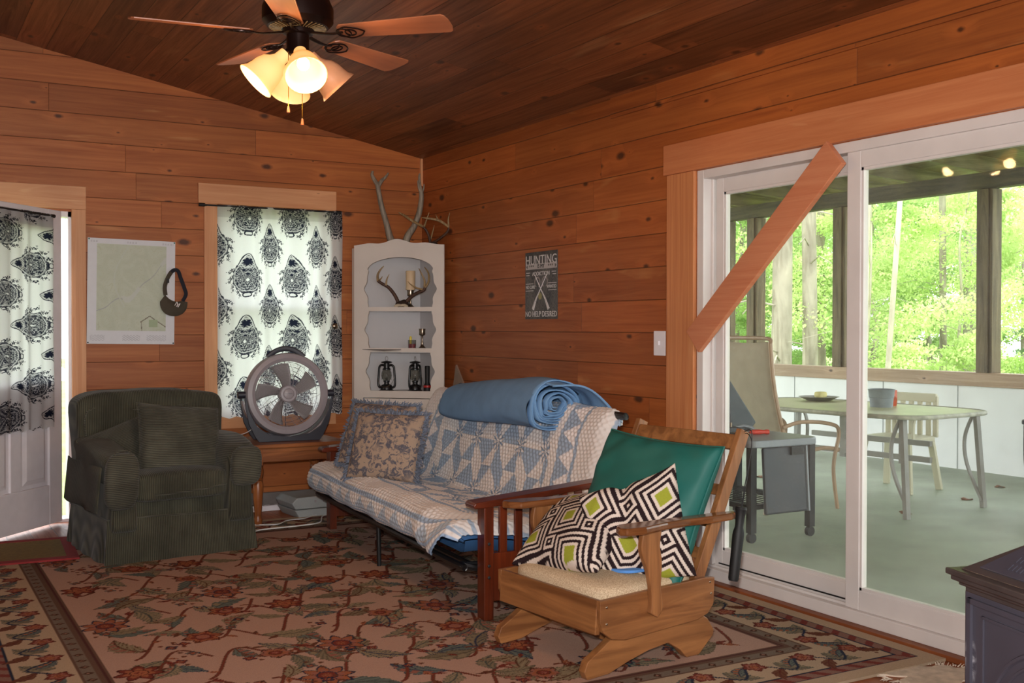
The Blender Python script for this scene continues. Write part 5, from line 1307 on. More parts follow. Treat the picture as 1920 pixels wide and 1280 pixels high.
for s_ in (-1, 1):
    sd_ = [(.40, .285), (-.12, .305), (-.17, .30), (-.165, .20), (-.135, .165), (-.08, .148), (.28, .128), (.345, .140), (.385, .17), (.40, .205)]
    y = s_*.315; G().prism(sd_, y-.011, y+.011, XZl).obj('side_panel', MAT['maple'], rk, False, bev=.003)
    for x, z in ((-.145, .285), (-.15, .24), (.37, .26), (.37, .20)): G().sphere((x, y+s_*.011, z), .005, (1, .4, 1), 6).obj('screw', MAT['nickel'], rk)
g = G(); g.box((.392, 0, .222), (.022, .61, .125), Rm(0, math.radians(-4), 0)); g.obj('front_rail', MAT['mapley'], rk, False, bev=.003)
g = G(); g.box((-.13, 0, .235), (.022, .61, .11)); g.obj('rear_rail', MAT['maple'], rk, False, bev=.003)
s = NT('tan_tweed'); co, o = s.xyz(); n1 = s.noise(co, 260, 2, .7); col = s.mix(s.mapr(n1, .35, .65), lin(164, 138, 110), lin(214, 192, 162)); s.bump(n1, .3, .002); MAT['tweed'] = s.fin(col, .95, 0, .1)
G().blob((.125, 0, .262), (.50, .60, .125), .36, 22, fn=lambda p: p+Vector((0, 0, .018*math.cos(p.x*5)*math.cos(p.y*4.6) if p.z > 0 else 0))).obj('seat', MAT['tweed'], rk)
for s_ in (-1, 1):
    g = G(); P = [Vector((-.065, s_*.290, .20)), Vector((-.13, s_*.290, .36)), Vector((-.350, s_*.300, .855))]
    g.beam(P[0], P[2], .028, .050, up=(1, 0, .3)); g.obj('back_post', MAT['maplez'], rk, False, bev=.003)
G().box((-.322, 0, .808), (.022, .575, .062), Rm(0, math.radians(-25), 0)).obj('top_rail', MAT['maple'], rk, False, bev=.004)
for z in (.62, .50, .38): x = -.085-.285*(z-.20)/.655; G().box((x, 0, z), (.014, .575, .045), Rm(0, math.radians(-26), 0)).obj('back_slat', MAT['maple'], rk, False, bev=.003)
for s_ in (-1, 1):
    out = [(.335, .0), (.35, .035), (.33, .062), (.25, .070), (.12, .040), (.0, .032), (-.11, .040), (-.22, .035), (-.265, .010), (-.265, -.010), (-.20, -.028), (-.10, -.026), (.05, -.030), (.18, -.034), (.30, -.036)]
    poly = [(p[0], s_*(.335+p[1]*1.0)) for p in out]
    if s_ < 0: poly = poly[::-1]
    ar = G().prism(poly, .520, .548).obj('arm_rest', MAT['maplearm'], rk, False, bev=.008)
    sp = crom([Vector((.125, 0, .522)), Vector((.135, 0, .45)), Vector((.10, 0, .36)), Vector((.085, 0, .27)), Vector((.09, 0, .215))], 5); sp2 = crom([Vector((.055, 0, .195)), Vector((.03, 0, .23)), Vector((.04, 0, .30)), Vector((.035, 0, .40)), Vector((.045, 0, .46)), Vector((.035, 0, .522))], 4)
    poly = [(p.x, p.z) for p in sp]+[(p.x, p.z) for p in sp2]; y = s_*.338
    G().prism([(x+.09, z) for x, z in poly], y-.012, y+.012, XZl).obj('arm_support', MAT['maplez'], rk, False, bev=.004)
RM = Matrix.Translation(RO) @ Rm(0, 0, RA)
def rloc(x, y, z): return RM @ Vector((x, y, z))
def rdir(x, y, z): return (RM.to_3x3() @ Vector((x, y, z)))
# teal cushion leaning on the back
MAT['teal'] = M_('teal_polished_cotton', (14, 92, 84), .6, var=.06, bump=.06, bscale=300); 
tc = thing('teal_cushion', 'large teal green square cushion leaning on the rocker back', 'cushion')
tc.matrix_world = frame_M(rloc(-.088, .0, .545), rdir(-.05, 1, -.035), rdir(-.40, -.06, .91))
V, F, _, _ = pillow(.64, .58, .20, 50, .06, .36, .008, 12); npmesh('cover', V, F, MAT['teal'], tc); G().tube(rim_pts(.64, .58, .06), .0045, 6, closed=True).obj('piping', MAT['teal'], tc)
# greek key cushions
def greek(U, V_, c=.105, ang=.0, o=(0, 0)):
    ca, sa = math.cos(ang), math.sin(ang); x = (U*ca-V_*sa+o[0])/c; y = (U*sa+V_*ca+o[1])/c
    best = np.full(U.shape, 9.)
    for i in (-1, 0, 1):
        for j in (-1, 0, 1):
            # lattice vectors (1.9,.55) and (-.55,1.9): pinwheel arrangement of square centres
            fi = np.round((x*1.85+y*.62)/(1.85**2+.62**2)); fj = np.round((-x*.62+y*1.85)/(1.85**2+.62**2))
            cx = (fi+i)*1.85-(fj+j)*.62; cy = (fi+i)*.62+(fj+j)*1.85
            best = np.minimum(best, np.maximum(np.abs(x-cx), np.abs(y-cy)))
    col = np.zeros(U.shape+(3,)); gr, bl, wh = srgb(146, 150, 52), srgb(40, 28, 30), srgb(206, 190, 178)
    ring = np.floor((best-.26)/.115); col[:] = wh; col[(ring % 2) == 1] = bl; col[best < .26] = gr
    return col
MAT['greek'] = vcol('woven_geometric_print', .92, 220, .15, .06, .1)
def gpillow(label, w, h, t, M, seed, ang, deform=None, o=(0, 0)):
    p = thing('geometric_pillow', label, 'cushion'); p.matrix_world = M
    V, F, cc, _ = pillow(w, h, t, 150, .05, .42, .004, seed, lambda a, b: greek(a, b, ang=ang, o=o), deform)
    npmesh('cover', V, F, MAT['greek'], p, cc)
    return p
def bend1(Q):
    Q = Q.copy(); x = Q[:, 0]; Q[:, 1] += -.10*(x/.25)**2*0+.035*np.sin(x*9); Q[:, 2] += -.03*np.sin(x*8); return Q
def bend2(Q):
    Q = Q.copy(); x, z = Q[:, 0].copy(), Q[:, 2].copy(); pinch = np.exp(-((x+.02)/.035)**2); Q[:, 1] += .02*pinch*np.sign(Q[:, 1])*-1; Q[:, 2] += .05*np.sign(x)*(x/.25)**2*(z > 0) - .02*pinch; return Q
gpillow('brown white and lime maze print pillow slumped across the front of the rocker seat', .47, .42, .18, frame_M(rloc(.17, -.10, .445), rdir(-.30, 1, .06), rdir(-.75, -.30, .52)), 21, -.20, bend1)
gpillow('maze print pillow propped upright behind the near rocker armrest', .40, .40, .17, frame_M(rloc(.08, .15, .475), rdir(-.62, .75, .22), rdir(-.26, .05, .90)), 22, -.30, bend2, (.03, .02))
tw = thing('blue_towel', 'bright blue towel tucked under the maze print pillows on the rocker seat', 'towel'); tw.matrix_world = RM
def tf(p): return p+Vector((0, 0, .010*math.cos(p.x*7)*math.cos(p.y*5)+.003*math.sin(p.y*40)))
G().blob((.045, .04, .338), (.30, .40, .016), .3, 16, fn=tf).obj('towel_fold', M_('royal_blue_towel', (84, 138, 206), .95, bump=.3, bscale=200), tw)
# black baton hanging from the post on a cord
bt = thing('black_baton', 'black baton hanging by a thin cord from the rocker back post', 'baton', rloc(-.29, .325, .0))
G().tube(crom([(.055, .045, .835), (.052, -.006, .86), (.050, -.030, .84), (.035, -.026, .70), (.018, -.008, .553)], 8), .0018, 6).obj('cord', MAT['blackm'], bt)
G().tube(crom([(.055, .045, .835), (.055, .0, .845), (.045, -.034, .80), (.026, -.020, .66), (.018, -.004, .553)], 8), .0018, 6).obj('cord', MAT['blackm'], bt)
Mb = T(.018, -.005, .556) @ Rm(0, math.radians(8), 0) @ Rm(PI)
G().lathe([(.001, -.004), (.020, -.004), (.024, .006), (.021, .014), (.0175, .04), (.0165, .075), (.022, .095), (.023, .11), (.021, .19), (.0205, .275), (.018, .285), (.001, .286)], 18, Mb).obj('handle', MAT['blackm'], bt)

# ================================================================== wood stove (front face looks to -x side), local x along the front (to the right), local y = away behind
SA = math.radians(-106.3)   # direction of the front edge seen from left to right
MAT['iron'] = M_('grey_enamel_cast_iron', (62, 60, 70), .42, var=.12, scale=6, bump=.1, bscale=50, spec=.5)
MAT['iron2'] = M_('dark_cast_iron_top', (62, 54, 53), .40, var=.2, scale=10, bump=.15, bscale=60)
s = NT('scuffed_cast_iron'); co, o = s.xyz(); n1 = s.noise(co, 45, 4, .7)
dd = s.math('SQRT', s.math('ADD', s.math('POWER', s.math('MULTIPLY', s.math('SUBTRACT', o[0], .034), 1/.020), 2), s.math('POWER', s.math('MULTIPLY', s.math('SUBTRACT', o[2], .545), 1/.055), 2)))
mk = s.math('MULTIPLY', s.mapr(dd, .5, 1.2, 1, 0), s.mapr(n1, .42, .58)); f = s.mapr(s.noise(co, 6, 4), .3, .7, .88, 1.12)
MAT['ironscuff'] = s.fin(s.mix(s.math('MULTIPLY', mk, .7), s.mix(1, lin(62, 60, 70), s.vec(f, f, f), 'MULTIPLY'), lin(170, 170, 178)), .42)
sv = thing('wood_stove', 'grey cast iron wood stove with arched relief panels at the lower right', 'stove', (-1.524, -6.044, 0), SA)
w, d = .62, .42
def bar(g, x0, x1, y0, y1, z0, z1): g.bx(x0, x1, y0, y1, z0, z1)
g = G(); g.bx(.012, w-.012, .020, d-.02, .14, .70); body = g.obj('firebox', MAT['ironscuff'], sv, False, bev=.006)
for x, y in ((.06, .06), (w-.06, .06), (.06, d-.06), (w-.06, d-.06)): G().lathe([(.02, 0), (.026, .02), (.018, .06), (.03, .15)], 12, T(x, y, 0)).obj('leg', MAT['iron'], sv)
g = G()
def rectframe(g, x0, x1, z0, z1, t, h, y):
    for a in ((x0, x1, z0, z0+t), (x0, x1, z1-t, z1), (x0, x0+t, z0, z1), (x1-t, x1, z0, z1)): g.bx(a[0], a[1], y-h, y, a[2], a[3])
rectframe(g, .030, w-.030, .16, .685, .012, .008, .021); rectframe(g, .075, w-.075, .19, .655, .006, .005, .021)
cx_ = w/2
for r, tr in ((.21, .006), (.185, .004), (.155, .006)):
    g.tube([Vector((cx_+r*math.cos(a), .019, .44+r*math.sin(a)*.9)) for a in np.linspace(0, PI, 30)], tr, 6)
    for s_ in (-1, 1): g.tube([(cx_+s_*r, .019, .44), (cx_+s_*r, .019, .20)], tr, 6)
for s_ in (-1, 1):
    rectframe(g, min(cx_+s_*.265, cx_+s_*.235), max(cx_+s_*.265, cx_+s_*.235), .22, .40, .004, .006, .021)
g.obj('relief_moulding', MAT['iron'], body, True)
g = G(); g.tube([Vector((cx_+.06*math.cos(a), .016, .40+.09*math.sin(a))) for a in np.linspace(0, PI, 16)], .005, 6); g.sphere((cx_, .016, .62), .012); g.obj('arch_boss', MAT['iron'], body)
# lid: stepped cornice, then hipped top with vents and a plateau
g = G()
for k, (o_, z0, z1) in enumerate(((.018, .695, .708), (.008, .708, .718), (-.004, .718, .730), (-.012, .730, .744))):
    g.bx(o_-.0, w-o_, o_-.0, d-o_+.02, z0, z1)
g.obj('cornice', MAT['iron2'], sv, False, bev=.003)
g = G(); zb, zt = .744, .822
b0 = [(.01, .01), (w-.01, .01), (w-.01, d), (.01, d)]; t0 = [(.12, .115), (w-.12, .115), (w-.12, d-.03), (.12, d-.03)]
vs = [Vector((x, y, zb)) for x, y in b0]+[Vector((x, y, zt)) for x, y in t0]
g._add(vs, [(0, 3, 2, 1), (4, 5, 6, 7), (0, 1, 5, 4), (1, 2, 6, 5), (2, 3, 7, 6), (3, 0, 4, 7)]); hip = g.obj('hipped_lid', MAT['iron2'], sv, False, bev=.003)
g = G(); th = math.atan2(zt-zb, .105)
Mf = T(w/2, .063, .783) @ Rm(th, 0, 0)
g._add([Mf @ Vector(p) for p in ((-.25, -.048, .001), (.25, -.048, .001), (.19, .048, .001), (-.19, .048, .001), (-.25, -.048, .004), (.25, -.048, .004), (.19, .048, .004), (-.19, .048, .004))], [(4, 5, 6, 7), (0, 1, 5, 4), (1, 2, 6, 5), (2, 3, 7, 6), (3, 0, 4, 7)])
g.obj('front_slope', MAT['iron'], hip, False, bev=.001)
g = G()
for i in range(30):
    for j in range(3): g.box(tuple(Mf @ Vector((-.175+i*.012, -.024+j*.024, .0045))), (.0055, .017, .003), Rm(th, 0, 0))
g.obj('vent_fins', MAT['iron'], hip, False)
g = G()
for r in (.05, .06, .085): g.tube([Vector((w/2+r*math.cos(a), d/2+.04+r*math.sin(a), zt+.001)) for a in np.linspace(0, 2*PI, 37)[:-1]], .004, 6, closed=True)
g.obj('flue_collar', M_('rusty_ring', (112, 74, 58), .6), hip)
# ================================================================== porch
PX = 5.0
struct(G().bx(.14, PX+.2, YR, 4.2, -.14, -.02).obj('porch_floor', MAT['concrete'], smooth=False))
g = G(); g.bx(PX, PX+.04, YR, 4.2, -.02, .77)
struct(g.obj('wall_porch', MAT['porchwall'], smooth=False))
g = G()
for y in (-7.4, -6.2, -4.95, -3.73, -2.51, -1.9, -1.29+.35, -.07, 1.15, 2.37): g.bx(PX-.004, PX, y-.004, y+.004, -.02, .77)
struct(g.obj('trim_20', MAT['casegrey'], smooth=False))
struct(G().bx(PX-.03, PX+.14, YR, 4.2, .75, .875).obj('trim_21', MAT['rail'], smooth=False, bev=.004))
gp = 'timber posts holding up the porch roof'
def post(y, lab, w=.13): 
    o = thing('porch_post', lab, 'post', (PX+.05, y, .875), 0, gp); G().bx(-.065, .065, -w/2, w/2, 0, 1.65).obj('post_timber', MAT['treated_z'], o, False, bev=.004)
    G().bx(-.085, -.065, -w/2+.035, w/2+.02, 0, 1.65).obj('post_facing', MAT['treated_z'], o, False, bev=.003); return o
post(-1.24, 'weathered porch post at the right of the wide pane'); post(.49, 'porch post hidden behind the middle door stile'); post(1.80, 'porch post seen right of the brace board foot')
post(2.32, 'leftmost porch post just inside the narrow pane', .16); post(-3.2, 'porch post beyond the right edge of the view')
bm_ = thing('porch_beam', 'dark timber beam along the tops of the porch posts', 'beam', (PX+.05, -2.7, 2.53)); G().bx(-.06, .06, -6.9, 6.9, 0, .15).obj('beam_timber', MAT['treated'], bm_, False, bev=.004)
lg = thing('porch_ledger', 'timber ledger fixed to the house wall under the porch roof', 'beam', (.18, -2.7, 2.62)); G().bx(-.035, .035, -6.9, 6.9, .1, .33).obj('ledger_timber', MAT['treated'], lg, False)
slope = (2.82-3.10)/(PX-.14)
raf = None; ys = [-7.6+.80*i for i in range(15)]
for i, y in enumerate(ys):
    if raf is None:
        raf = thing('porch_rafter', 'weathered rafter sloping out over the porch', 'rafter', (.22, y, 0), 0, 'rafters under the porch roof')
        x1 = PX+.75-.22
        g = G(); g.prism([(0, 3.095), (x1, 3.095+slope*x1), (x1, 3.095+slope*x1-.10), (x1-.06, 3.095+slope*x1-.14), (0, 2.955)], -.02, .02, Matrix(((1, 0, 0, 0), (0, 0, 1, 0), (0, 1, 0, 0), (0, 0, 0, 1))))
        g.obj('rafter_timber', MAT['treated_x'], raf, False)
    else: dup(raf, (.22, y, 0))
g = G(); x0, x1 = .14, PX+.85; z0 = 3.10
g.prism([(x0, z0), (x1, z0+slope*(x1-x0)), (x1, z0+slope*(x1-x0)+.03), (x0, z0+.03)], YR, 4.4, Matrix(((1, 0, 0, 0), (0, 0, 1, 0), (0, 1, 0, 0), (0, 0, 0, 1))))
MAT['deck'] = boards('roof_deck_boards', 1, 0, .14, 2.4, (104, 92, 56), (146, 132, 88), knot=.4, tone=(.7, 1.1))
struct(g.obj('porch_roof', MAT['deck'], smooth=False))
g = G()
for y in (-6.8, -4.95, -3.3, -1.6, .4, 2.0): g.box((2.6, y, 2.70), (4.6, .035, .09), Rm(0, math.radians(3.9), math.radians(7)))
# patio table
MAT['tbl'] = M_('pale_green_glass_top', (186, 184, 142), .35, var=.12, scale=3, spec=.5); MAT['tblm'] = M_('grey_patio_metal', (146, 144, 140), .45)
pt = thing('patio_table', 'pale oblong patio table with grey metal legs out on the porch', 'table', (2.79, -1.66, -.02), math.radians(95))
LX, LY = .95, .54
def superel(a, hx, hy, n=5): c_, s_ = math.cos(a), math.sin(a); return (math.copysign(abs(c_)**(2/n), c_)*hx, math.copysign(abs(s_)**(2/n), s_)*hy)
g = G(); g.prism([superel(2*PI*i/72, LX, LY) for i in range(72)], .685, .70); g.obj('table_top', MAT['tbl'], pt, False)
g = G(); g.tube([Vector((*superel(2*PI*i/72, LX+.005, LY+.005), .690)) for i in range(72)], .016, 8, closed=True); g.obj('rim', M_('lichened_rim', (176, 176, 160), .6, var=.25, scale=20), pt)
for sx in (-1, 1):
    for sy in (-1, 1):
        x, y = sx*(LX-.13), sy*(LY-.11)
        g = G(); g.beam((x, y, .68), (x+sx*.05, y+sy*.02, 0), .045, .03, up=(1, 0, 0)); 
        g.obj('leg', MAT['tblm'], pt, False)
        g = G(); pts = crom([(x-sx*.02, y, .68), (x-sx*.09, y, .5), (x-sx*.07, y, .30), (x+sx*.05, y, .05)], 7); g.tube(pts, .020, 8, flat=.5); g.obj('curved_brace', MAT['tblm'], pt)
g = G(); g.bx(-.55, .55, -.30, -.27, .42, .46); g.bx(-.55, .55, -.30, -.27, .30, .34)
for x in (-.3, .25): g.bx(x-.025, x+.025, -.31, -.28, .27, .68)
g.obj('side_rails', MAT['tblm'], pt, False)
bu = thing('bucket', 'small grey bucket standing on the patio table', 'bucket', (2.96, -1.86, .68)); 
G().lathe([(.001, .0), (.082, 0), (.088, .07), (.092, .074), (.096, .125), (.102, .132), (.098, .135), (.09, .128), (.08, .02), (.001, .01)], 26).obj('pail', M_('galvanised_grey', (128, 136, 142), .45), bu)
rp = thing('red_packet', 'small orange red folded packet beside the bucket', 'packet', (3.12, -1.83, .68)); g = G(); g._add([Vector(p) for p in ((-.04, 0, 0), (.04, 0, 0), (.045, 0, .12), (-.045, 0, .12), (0, -.04, .06), (0, .03, .06))], [(0, 1, 4), (1, 2, 4), (2, 3, 4), (3, 0, 4), (1, 0, 5), (2, 1, 5), (3, 2, 5), (0, 3, 5)]); g.obj('packet_body', M_('orange_red', (206, 92, 60), .5), rp, False)
pa = thing('tray', 'grey tray with a yellow sponge on the patio table', 'tray', (3.06, -1.12, .685)); G().lathe([(.001, 0), (.10, .0), (.16, .03), (.165, .03), (.1, .008), (.001, .006)], 24).obj('dish', MAT['tblm'], pa)
G().blob((.02, 0, .045), (.10, .07, .05), .5, 10).obj('yellow_sponge', M_('pale_yellow', (224, 214, 150), .9), pa)
# white resin chair behind the table
MAT['resin'] = M_('ivory_resin', (206, 200, 176), .5, var=.05)
def resin(name, label, loc, rz):
    o = thing(name, label, 'chair', loc, rz)
    G().blob((0, 0, .41), (.46, .44, .05), .3, 14).obj('seat', MAT['resin'], o)
    g = G(); 
    for k in range(5): g.bx(-.17+k*.075, -.13+k*.075, .19, .215, .43, .71)
    g.bx(-.22, .22, .185, .22, .70, .77); g.bx(-.23, -.19, .19, .22, .42, .75); g.bx(.19, .23, .19, .22, .42, .75); g.obj('backrest', MAT['resin'], o, False, bev=.006)
    for sx in (-1, 1):
        for sy in (-1, 1): G().beam((sx*.19, sy*.17, .40), (sx*.235, sy*.225, 0), .05, .035, up=(0, 1, 0)).obj('leg', MAT['resin'], o, False, bev=.004)
        G().tube(crom([(sx*.25, -.20, .40), (sx*.26, -.2, .58), (sx*.26, -.05, .61), (sx*.24, .20, .62)], 6), .018, 8, flat=.6).obj('armrest', MAT['resin'], o)
    return o
resin('resin_chair', 'ivory resin chair tucked in on the far side of the patio table', (3.50, -1.55, -.02), math.radians(-80))
# tall sling chair left
slc = thing('sling_chair', 'tall tan mesh sling chair at the far left of the porch', 'chair', (1.97, -1.70, -.02), math.radians(86))
MAT['sling'] = M_('tan_mesh', (176, 166, 146), .8, var=.06); MAT['tanm'] = M_('tan_metal_frame', (170, 142, 116), .5)
g = G(); m1, m2 = 14, 8; vs = []
sp = crom([Vector((0, .20, 1.20)), Vector((0, .16, .86)), Vector((0, .06, .50)), Vector((0, -.02, .42)), Vector((0, -.28, .44)), Vector((0, -.42, .42))], 4)
for p in sp:
    for j in range(m2): vs.append(Vector(((j/(m2-1)-.5)*.52, p.y, p.z-.012*math.sin(PI*j/(m2-1)))))
g._add(vs, [(i*m2+j, i*m2+j+1, (i+1)*m2+j+1, (i+1)*m2+j) for i in range(len(sp)-1) for j in range(m2-1)]); g.obj('sling', MAT['sling'], slc).modifiers.new('s', 'SOLIDIFY').thickness = .004
fr = [p for p in sp]
for s_ in (-1, 1):
    G().tube([Vector((s_*.265, p.y, p.z)) for p in sp], .015, 8).obj('side_rail', MAT['tanm'], slc)
    G().tube(crom([(s_*.285, .10, .60), (s_*.30, -.05, .635), (s_*.30, -.30, .615), (s_*.29, -.40, .55), (s_*.28, -.36, .30), (s_*.28, -.40, 0)], 6), .014, 8).obj('armrest', MAT['tanm'], slc)
    G().tube([(s_*.27, .08, .55), (s_*.28, .25, 0)], .014, 8).obj('leg', MAT['tanm'], slc)
G().tube(crom([(-.265, .20, 1.19), (-.25, .205, 1.22), (0, .21, 1.225), (.25, .205, 1.22), (.265, .20, 1.19)], 5), .015, 8).obj('top_rail', MAT['tanm'], slc)
# grill cart with hanging leaf, square to the house
gc = thing('grill_cart', 'grey topped rolling cart with a dark drop leaf just outside the glass', 'cart', (1.18, -2.33, -.02), 0)
MAT['cartgrey'] = M_('cart_top_grey', (132, 136, 142), .4, var=.04); MAT['cartdark'] = M_('cart_dark_panel', (52, 54, 60), .5, var=.12, scale=5); MAT['slate'] = M_('slate_panel', (84, 92, 98), .7, var=.08)
g = G(); g.prism([superel(2*PI*i/48, .29, .39, 8) for i in range(48)], .575, .62); g.obj('cart_top', MAT['cartgrey'], gc, False, bev=.008)
for sx, sy in ((-.24, -.335), (.24, -.335), (-.24, .335), (.24, .335)):
    G().bx(sx-.022, sx+.022, sy-.022, sy+.022, .06, .575).obj('leg', MAT['blackm'], gc, False)
    G().cyl((sx, sy-.014, .03), (sx, sy+.014, .03), .03, n=16).obj('caster', MAT['blackm'], gc)
g = G(); g.bx(-.26, -.22, -.35, .35, .20, .23); g.bx(.22, .26, -.35, .35, .20, .23); g.bx(-.24, .24, -.35, -.31, .20, .23)
for k in range(9): g.bx(-.21+k*.05, -.204+k*.05, -.33, .33, .215, .221)
g.obj('lower_rack', MAT['blackm'], gc, False)
q = G().box((-.03, -.395, .375), (.34, .028, .40), Rm(math.radians(-4), 0, 0)).obj('drop_leaf', MAT['cartdark'], gc, False, bev=.012)
G().box((.147, -.395, .375), (.014, .040, .40), Rm(math.radians(-4), 0, 0)).obj('leaf_edge', MAT['cartgrey'], q, False, bev=.003)
G().box((.06, -.40, .55), (.10, .03, .05)).obj('hinge_bracket', MAT['blackm'], gc, False)
# open slanted panel standing on the rear of the cart
q = thing('slanted_panel', 'slate grey slanted panel standing behind the tools on the cart', 'panel', (1.22, -2.05, .60), math.radians(-29))
g = G(); g.prism([(-.20, .0), (.20, .0), (.24, .05), (.03, .385), (.0, .40), (-.20, .39)], 0, .03, XZ); g.obj('panel_sheet', MAT['slate'], q, False, bev=.008)
G().tube(crom([(-.18, -.02, .12), (.0, -.03, .13), (.04, -.03, .02), (.15, -.03, .03), (.22, -.02, .01)], 6), .010, 6).obj('front_lip', MAT['cartgrey'], q)
sdv = thing('screwdriver', 'red handled screwdriver lying on the grill cart', 'screwdriver', (1.28, -2.45, .617), math.radians(-22))
G().lathe([(.001, 0), (.015, .002), (.0165, .02), (.012, .035), (.016, .06), (.0165, .10), (.010, .125), (.004, .13)], 14, Rm(0, -PI/2)).obj('handle', M_('red_handle', (206, 58, 40), .35), sdv); G().cyl((-.12, 0, 0), (-.25, 0, -.004), .0035, n=8).obj('shaft', MAT['nickel'], sdv)
pl_ = thing('pliers', 'dull red handled pliers on the grill cart beside the small sockets', 'pliers', (1.02, -2.40, .612), math.radians(-10))
for s_ in (-1, 1): G().tube(crom([(-.06, s_*.010, 0), (0, 0, 0), (.05, s_*.02, 0), (.11, s_*.018, 0)], 5), [.006, .006, .008, .007], 8).obj('handle', M_('dull_red', (150, 40, 50), .5) if s_ > 0 else MAT['black'], pl_)
gr_ = thing('tool_case', 'dark open tool case with small metal sockets on the cart', 'tool case', (1.06, -2.22, .601), math.radians(-20))
g = G(); g.bx(-.12, .12, -.08, .08, 0, .04); g.prism([(-.12, .04), (.12, .04), (.10, .17), (-.12, .17)], .055, .075, XZ); g.obj('case_shell', MAT['cartdark'], gr_, False, bev=.004)
for k in range(8): G().cyl((-.09+k*.025, -.0, .04), (-.09+k*.025, 0, .065), .008, n=10).obj('socket', MAT['nickel'], gr_)
# dark metal chair at the right edge
bc = thing('metal_chair', 'dark metal patio chair cut off by the right edge of the view', 'chair', (3.44, -3.10, -.02), math.radians(-62))
MAT['dkm'] = M_('dark_blue_grey_metal', (44, 50, 60), .4)
for s_ in (-1, 1):
    G().tube(crom([(s_*.25, .28, .66), (s_*.27, .0, .66), (s_*.27, -.24, .655), (s_*.27, -.27, .60), (s_*.27, -.24, .38), (s_*.26, -.10, .31), (s_*.25, .15, .33)], 7), .014, 8).obj('arm_loop', MAT['dkm'], bc)
    G().blob((s_*.27, -.25, .665), (.05, .10, .035), .5, 8).obj('arm_cap', MAT['dkm'], bc)
    G().tube(crom([(s_*.25, .0, .33), (s_*.25, -.20, .33), (s_*.25, -.26, .26), (s_*.25, -.26, .0)], 7), .016, 8).obj('front_leg', MAT['dkm'], bc)
    G().tube([(s_*.25, .2, .34), (s_*.25, .34, 0)], .014, 8).obj('rear_leg', MAT['dkm'], bc); G().tube([(s_*.24, .20, .34), (s_*.24, .32, .92)], .014, 8).obj('back_post', MAT['dkm'], bc)
G().blob((0, 0, .36), (.46, .48, .06), .3, 12).obj('seat', M_('navy_seat', (40, 48, 70), .7), bc); G().bx(-.24, .24, .22, .25, .50, .90).obj('backrest', MAT['dkm'], bc, False, bev=.01)
# dead leaves on the porch floor
rl = random.Random(4); MAT['dead'] = M_('dead_leaf', (128, 84, 56), .8, var=.3)
for i, (x, y) in enumerate(((2.1, -1.9), (2.6, -2.4), (3.5, -2.2), (4.1, -2.6), (3.0, -.5), (4.3, -1.9), (1.9, -.9), (3.9, -3.0))):
    g = G(); n = 9; pts = [Vector((.045*math.cos(2*PI*k/n)*(1+.3*(k % 2)), .03*math.sin(2*PI*k/n)*(1+.3*(k % 2)), .006+.008*math.sin(k*1.7+i))) for k in range(n)]
    g._add([Vector((0, 0, .004))]+pts, [(0, 1+k, 1+(k+1) % n) for k in range(n)]); o_ = g.obj('dead_leaf', MAT['dead'], None); o_.location = (x, y, -.018); o_.rotation_euler = (0, 0, i*1.3)
    o_.modifiers.new('s', 'SOLIDIFY').thickness = .001; tag(o_, 'small curled brown dead leaf on the grey porch floor', 'leaf', 'dead leaves on the porch floor')
# ================================================================== woods
gs = NT('forest_floor'); co, o = gs.xyz(); MAT['ground'] = gs.fin(gs.mix(gs.mapr(gs.noise(co, .8, 6, .7), .35, .65), lin(88, 92, 48), lin(150, 176, 92)), .95)
V = []; gx, gy = np.meshgrid(np.linspace(PX+.2, 75, 40), np.linspace(-40, 75, 60), indexing='ij'); gz_ = -.9-.0*gx+.25*np.sin(gx*.4)*np.sin(gy*.3)
gr = npmesh('ground', np.stack([gx, gy, gz_], -1).reshape(-1, 3), gridfaces(40, 60, 0, True), MAT['ground']); gr['kind'] = 'structure'
gr2 = G().bx(-30, PX+.3, .16, 40, -1.2, -.9).obj('ground_north', MAT['ground'], smooth=False); gr2['kind'] = 'structure'
def leafmat(name, c1, c2, tr=.45):
    s = NT(name); oi = s.n('ObjectInfo'); co, o = s.xyz(); f = s.mapr(s.noise(co, 1.3, 2), .35, .65)
    col = s.mix(f, lin(*c1), lin(*c2)); s.fin(col, .6, 0, .25)
    t = s.n('BsdfTranslucent'); s.l(col, t.inputs[0]); mx = s.n('MixShader'); mx.inputs[0].default_value = tr
    s.l(s.p.outputs[0], mx.inputs[1]); s.l(t.outputs[0], mx.inputs[2]); s.l(mx.outputs[0], s.out.inputs[0]); return s.m
MAT['leafA'] = leafmat('spring_leaves', (172, 200, 112), (222, 236, 172)); MAT['leafB'] = leafmat('mid_green_leaves', (124, 158, 84), (178, 208, 126)); MAT['leafC'] = leafmat('spruce_needles', (86, 118, 78), (130, 162, 108), .3)
MAT['bark'] = woodm('grey_bark', (112, 104, 90), (164, 156, 140), 2, .5, .9, 8); MAT['bark2'] = woodm('thin_pale_bark', (140, 132, 112), (182, 176, 156), 2, .5, .9, 8)
def foliage(name, cl, n, size, mat, parent, seed, flatz=.5):
    r = np.random.RandomState(seed); cl = np.array(cl); idx = r.randint(0, len(cl), n); c = cl[idx]
    d = r.normal(size=(n, 3)); d /= np.linalg.norm(d, axis=1)[:, None]; rad = r.rand(n)**.45
    P = c[:, :3]+d*rad[:, None]*c[:, 3:4]*np.array([1, 1, flatz])
    a = r.normal(size=(n, 3)); a /= np.linalg.norm(a, axis=1)[:, None]; b = np.cross(a, r.normal(size=(n, 3))); b /= np.linalg.norm(b, axis=1)[:, None]
    s_ = size*(.6+.8*r.rand(n))[:, None]
    V = np.stack([P-a*s_, P+b*s_*.55, P+a*s_, P-b*s_*.55], 1).reshape(-1, 3); F = np.arange(4*n).reshape(n, 4)
    return npmesh(name, V, F, mat, parent, smooth=False)
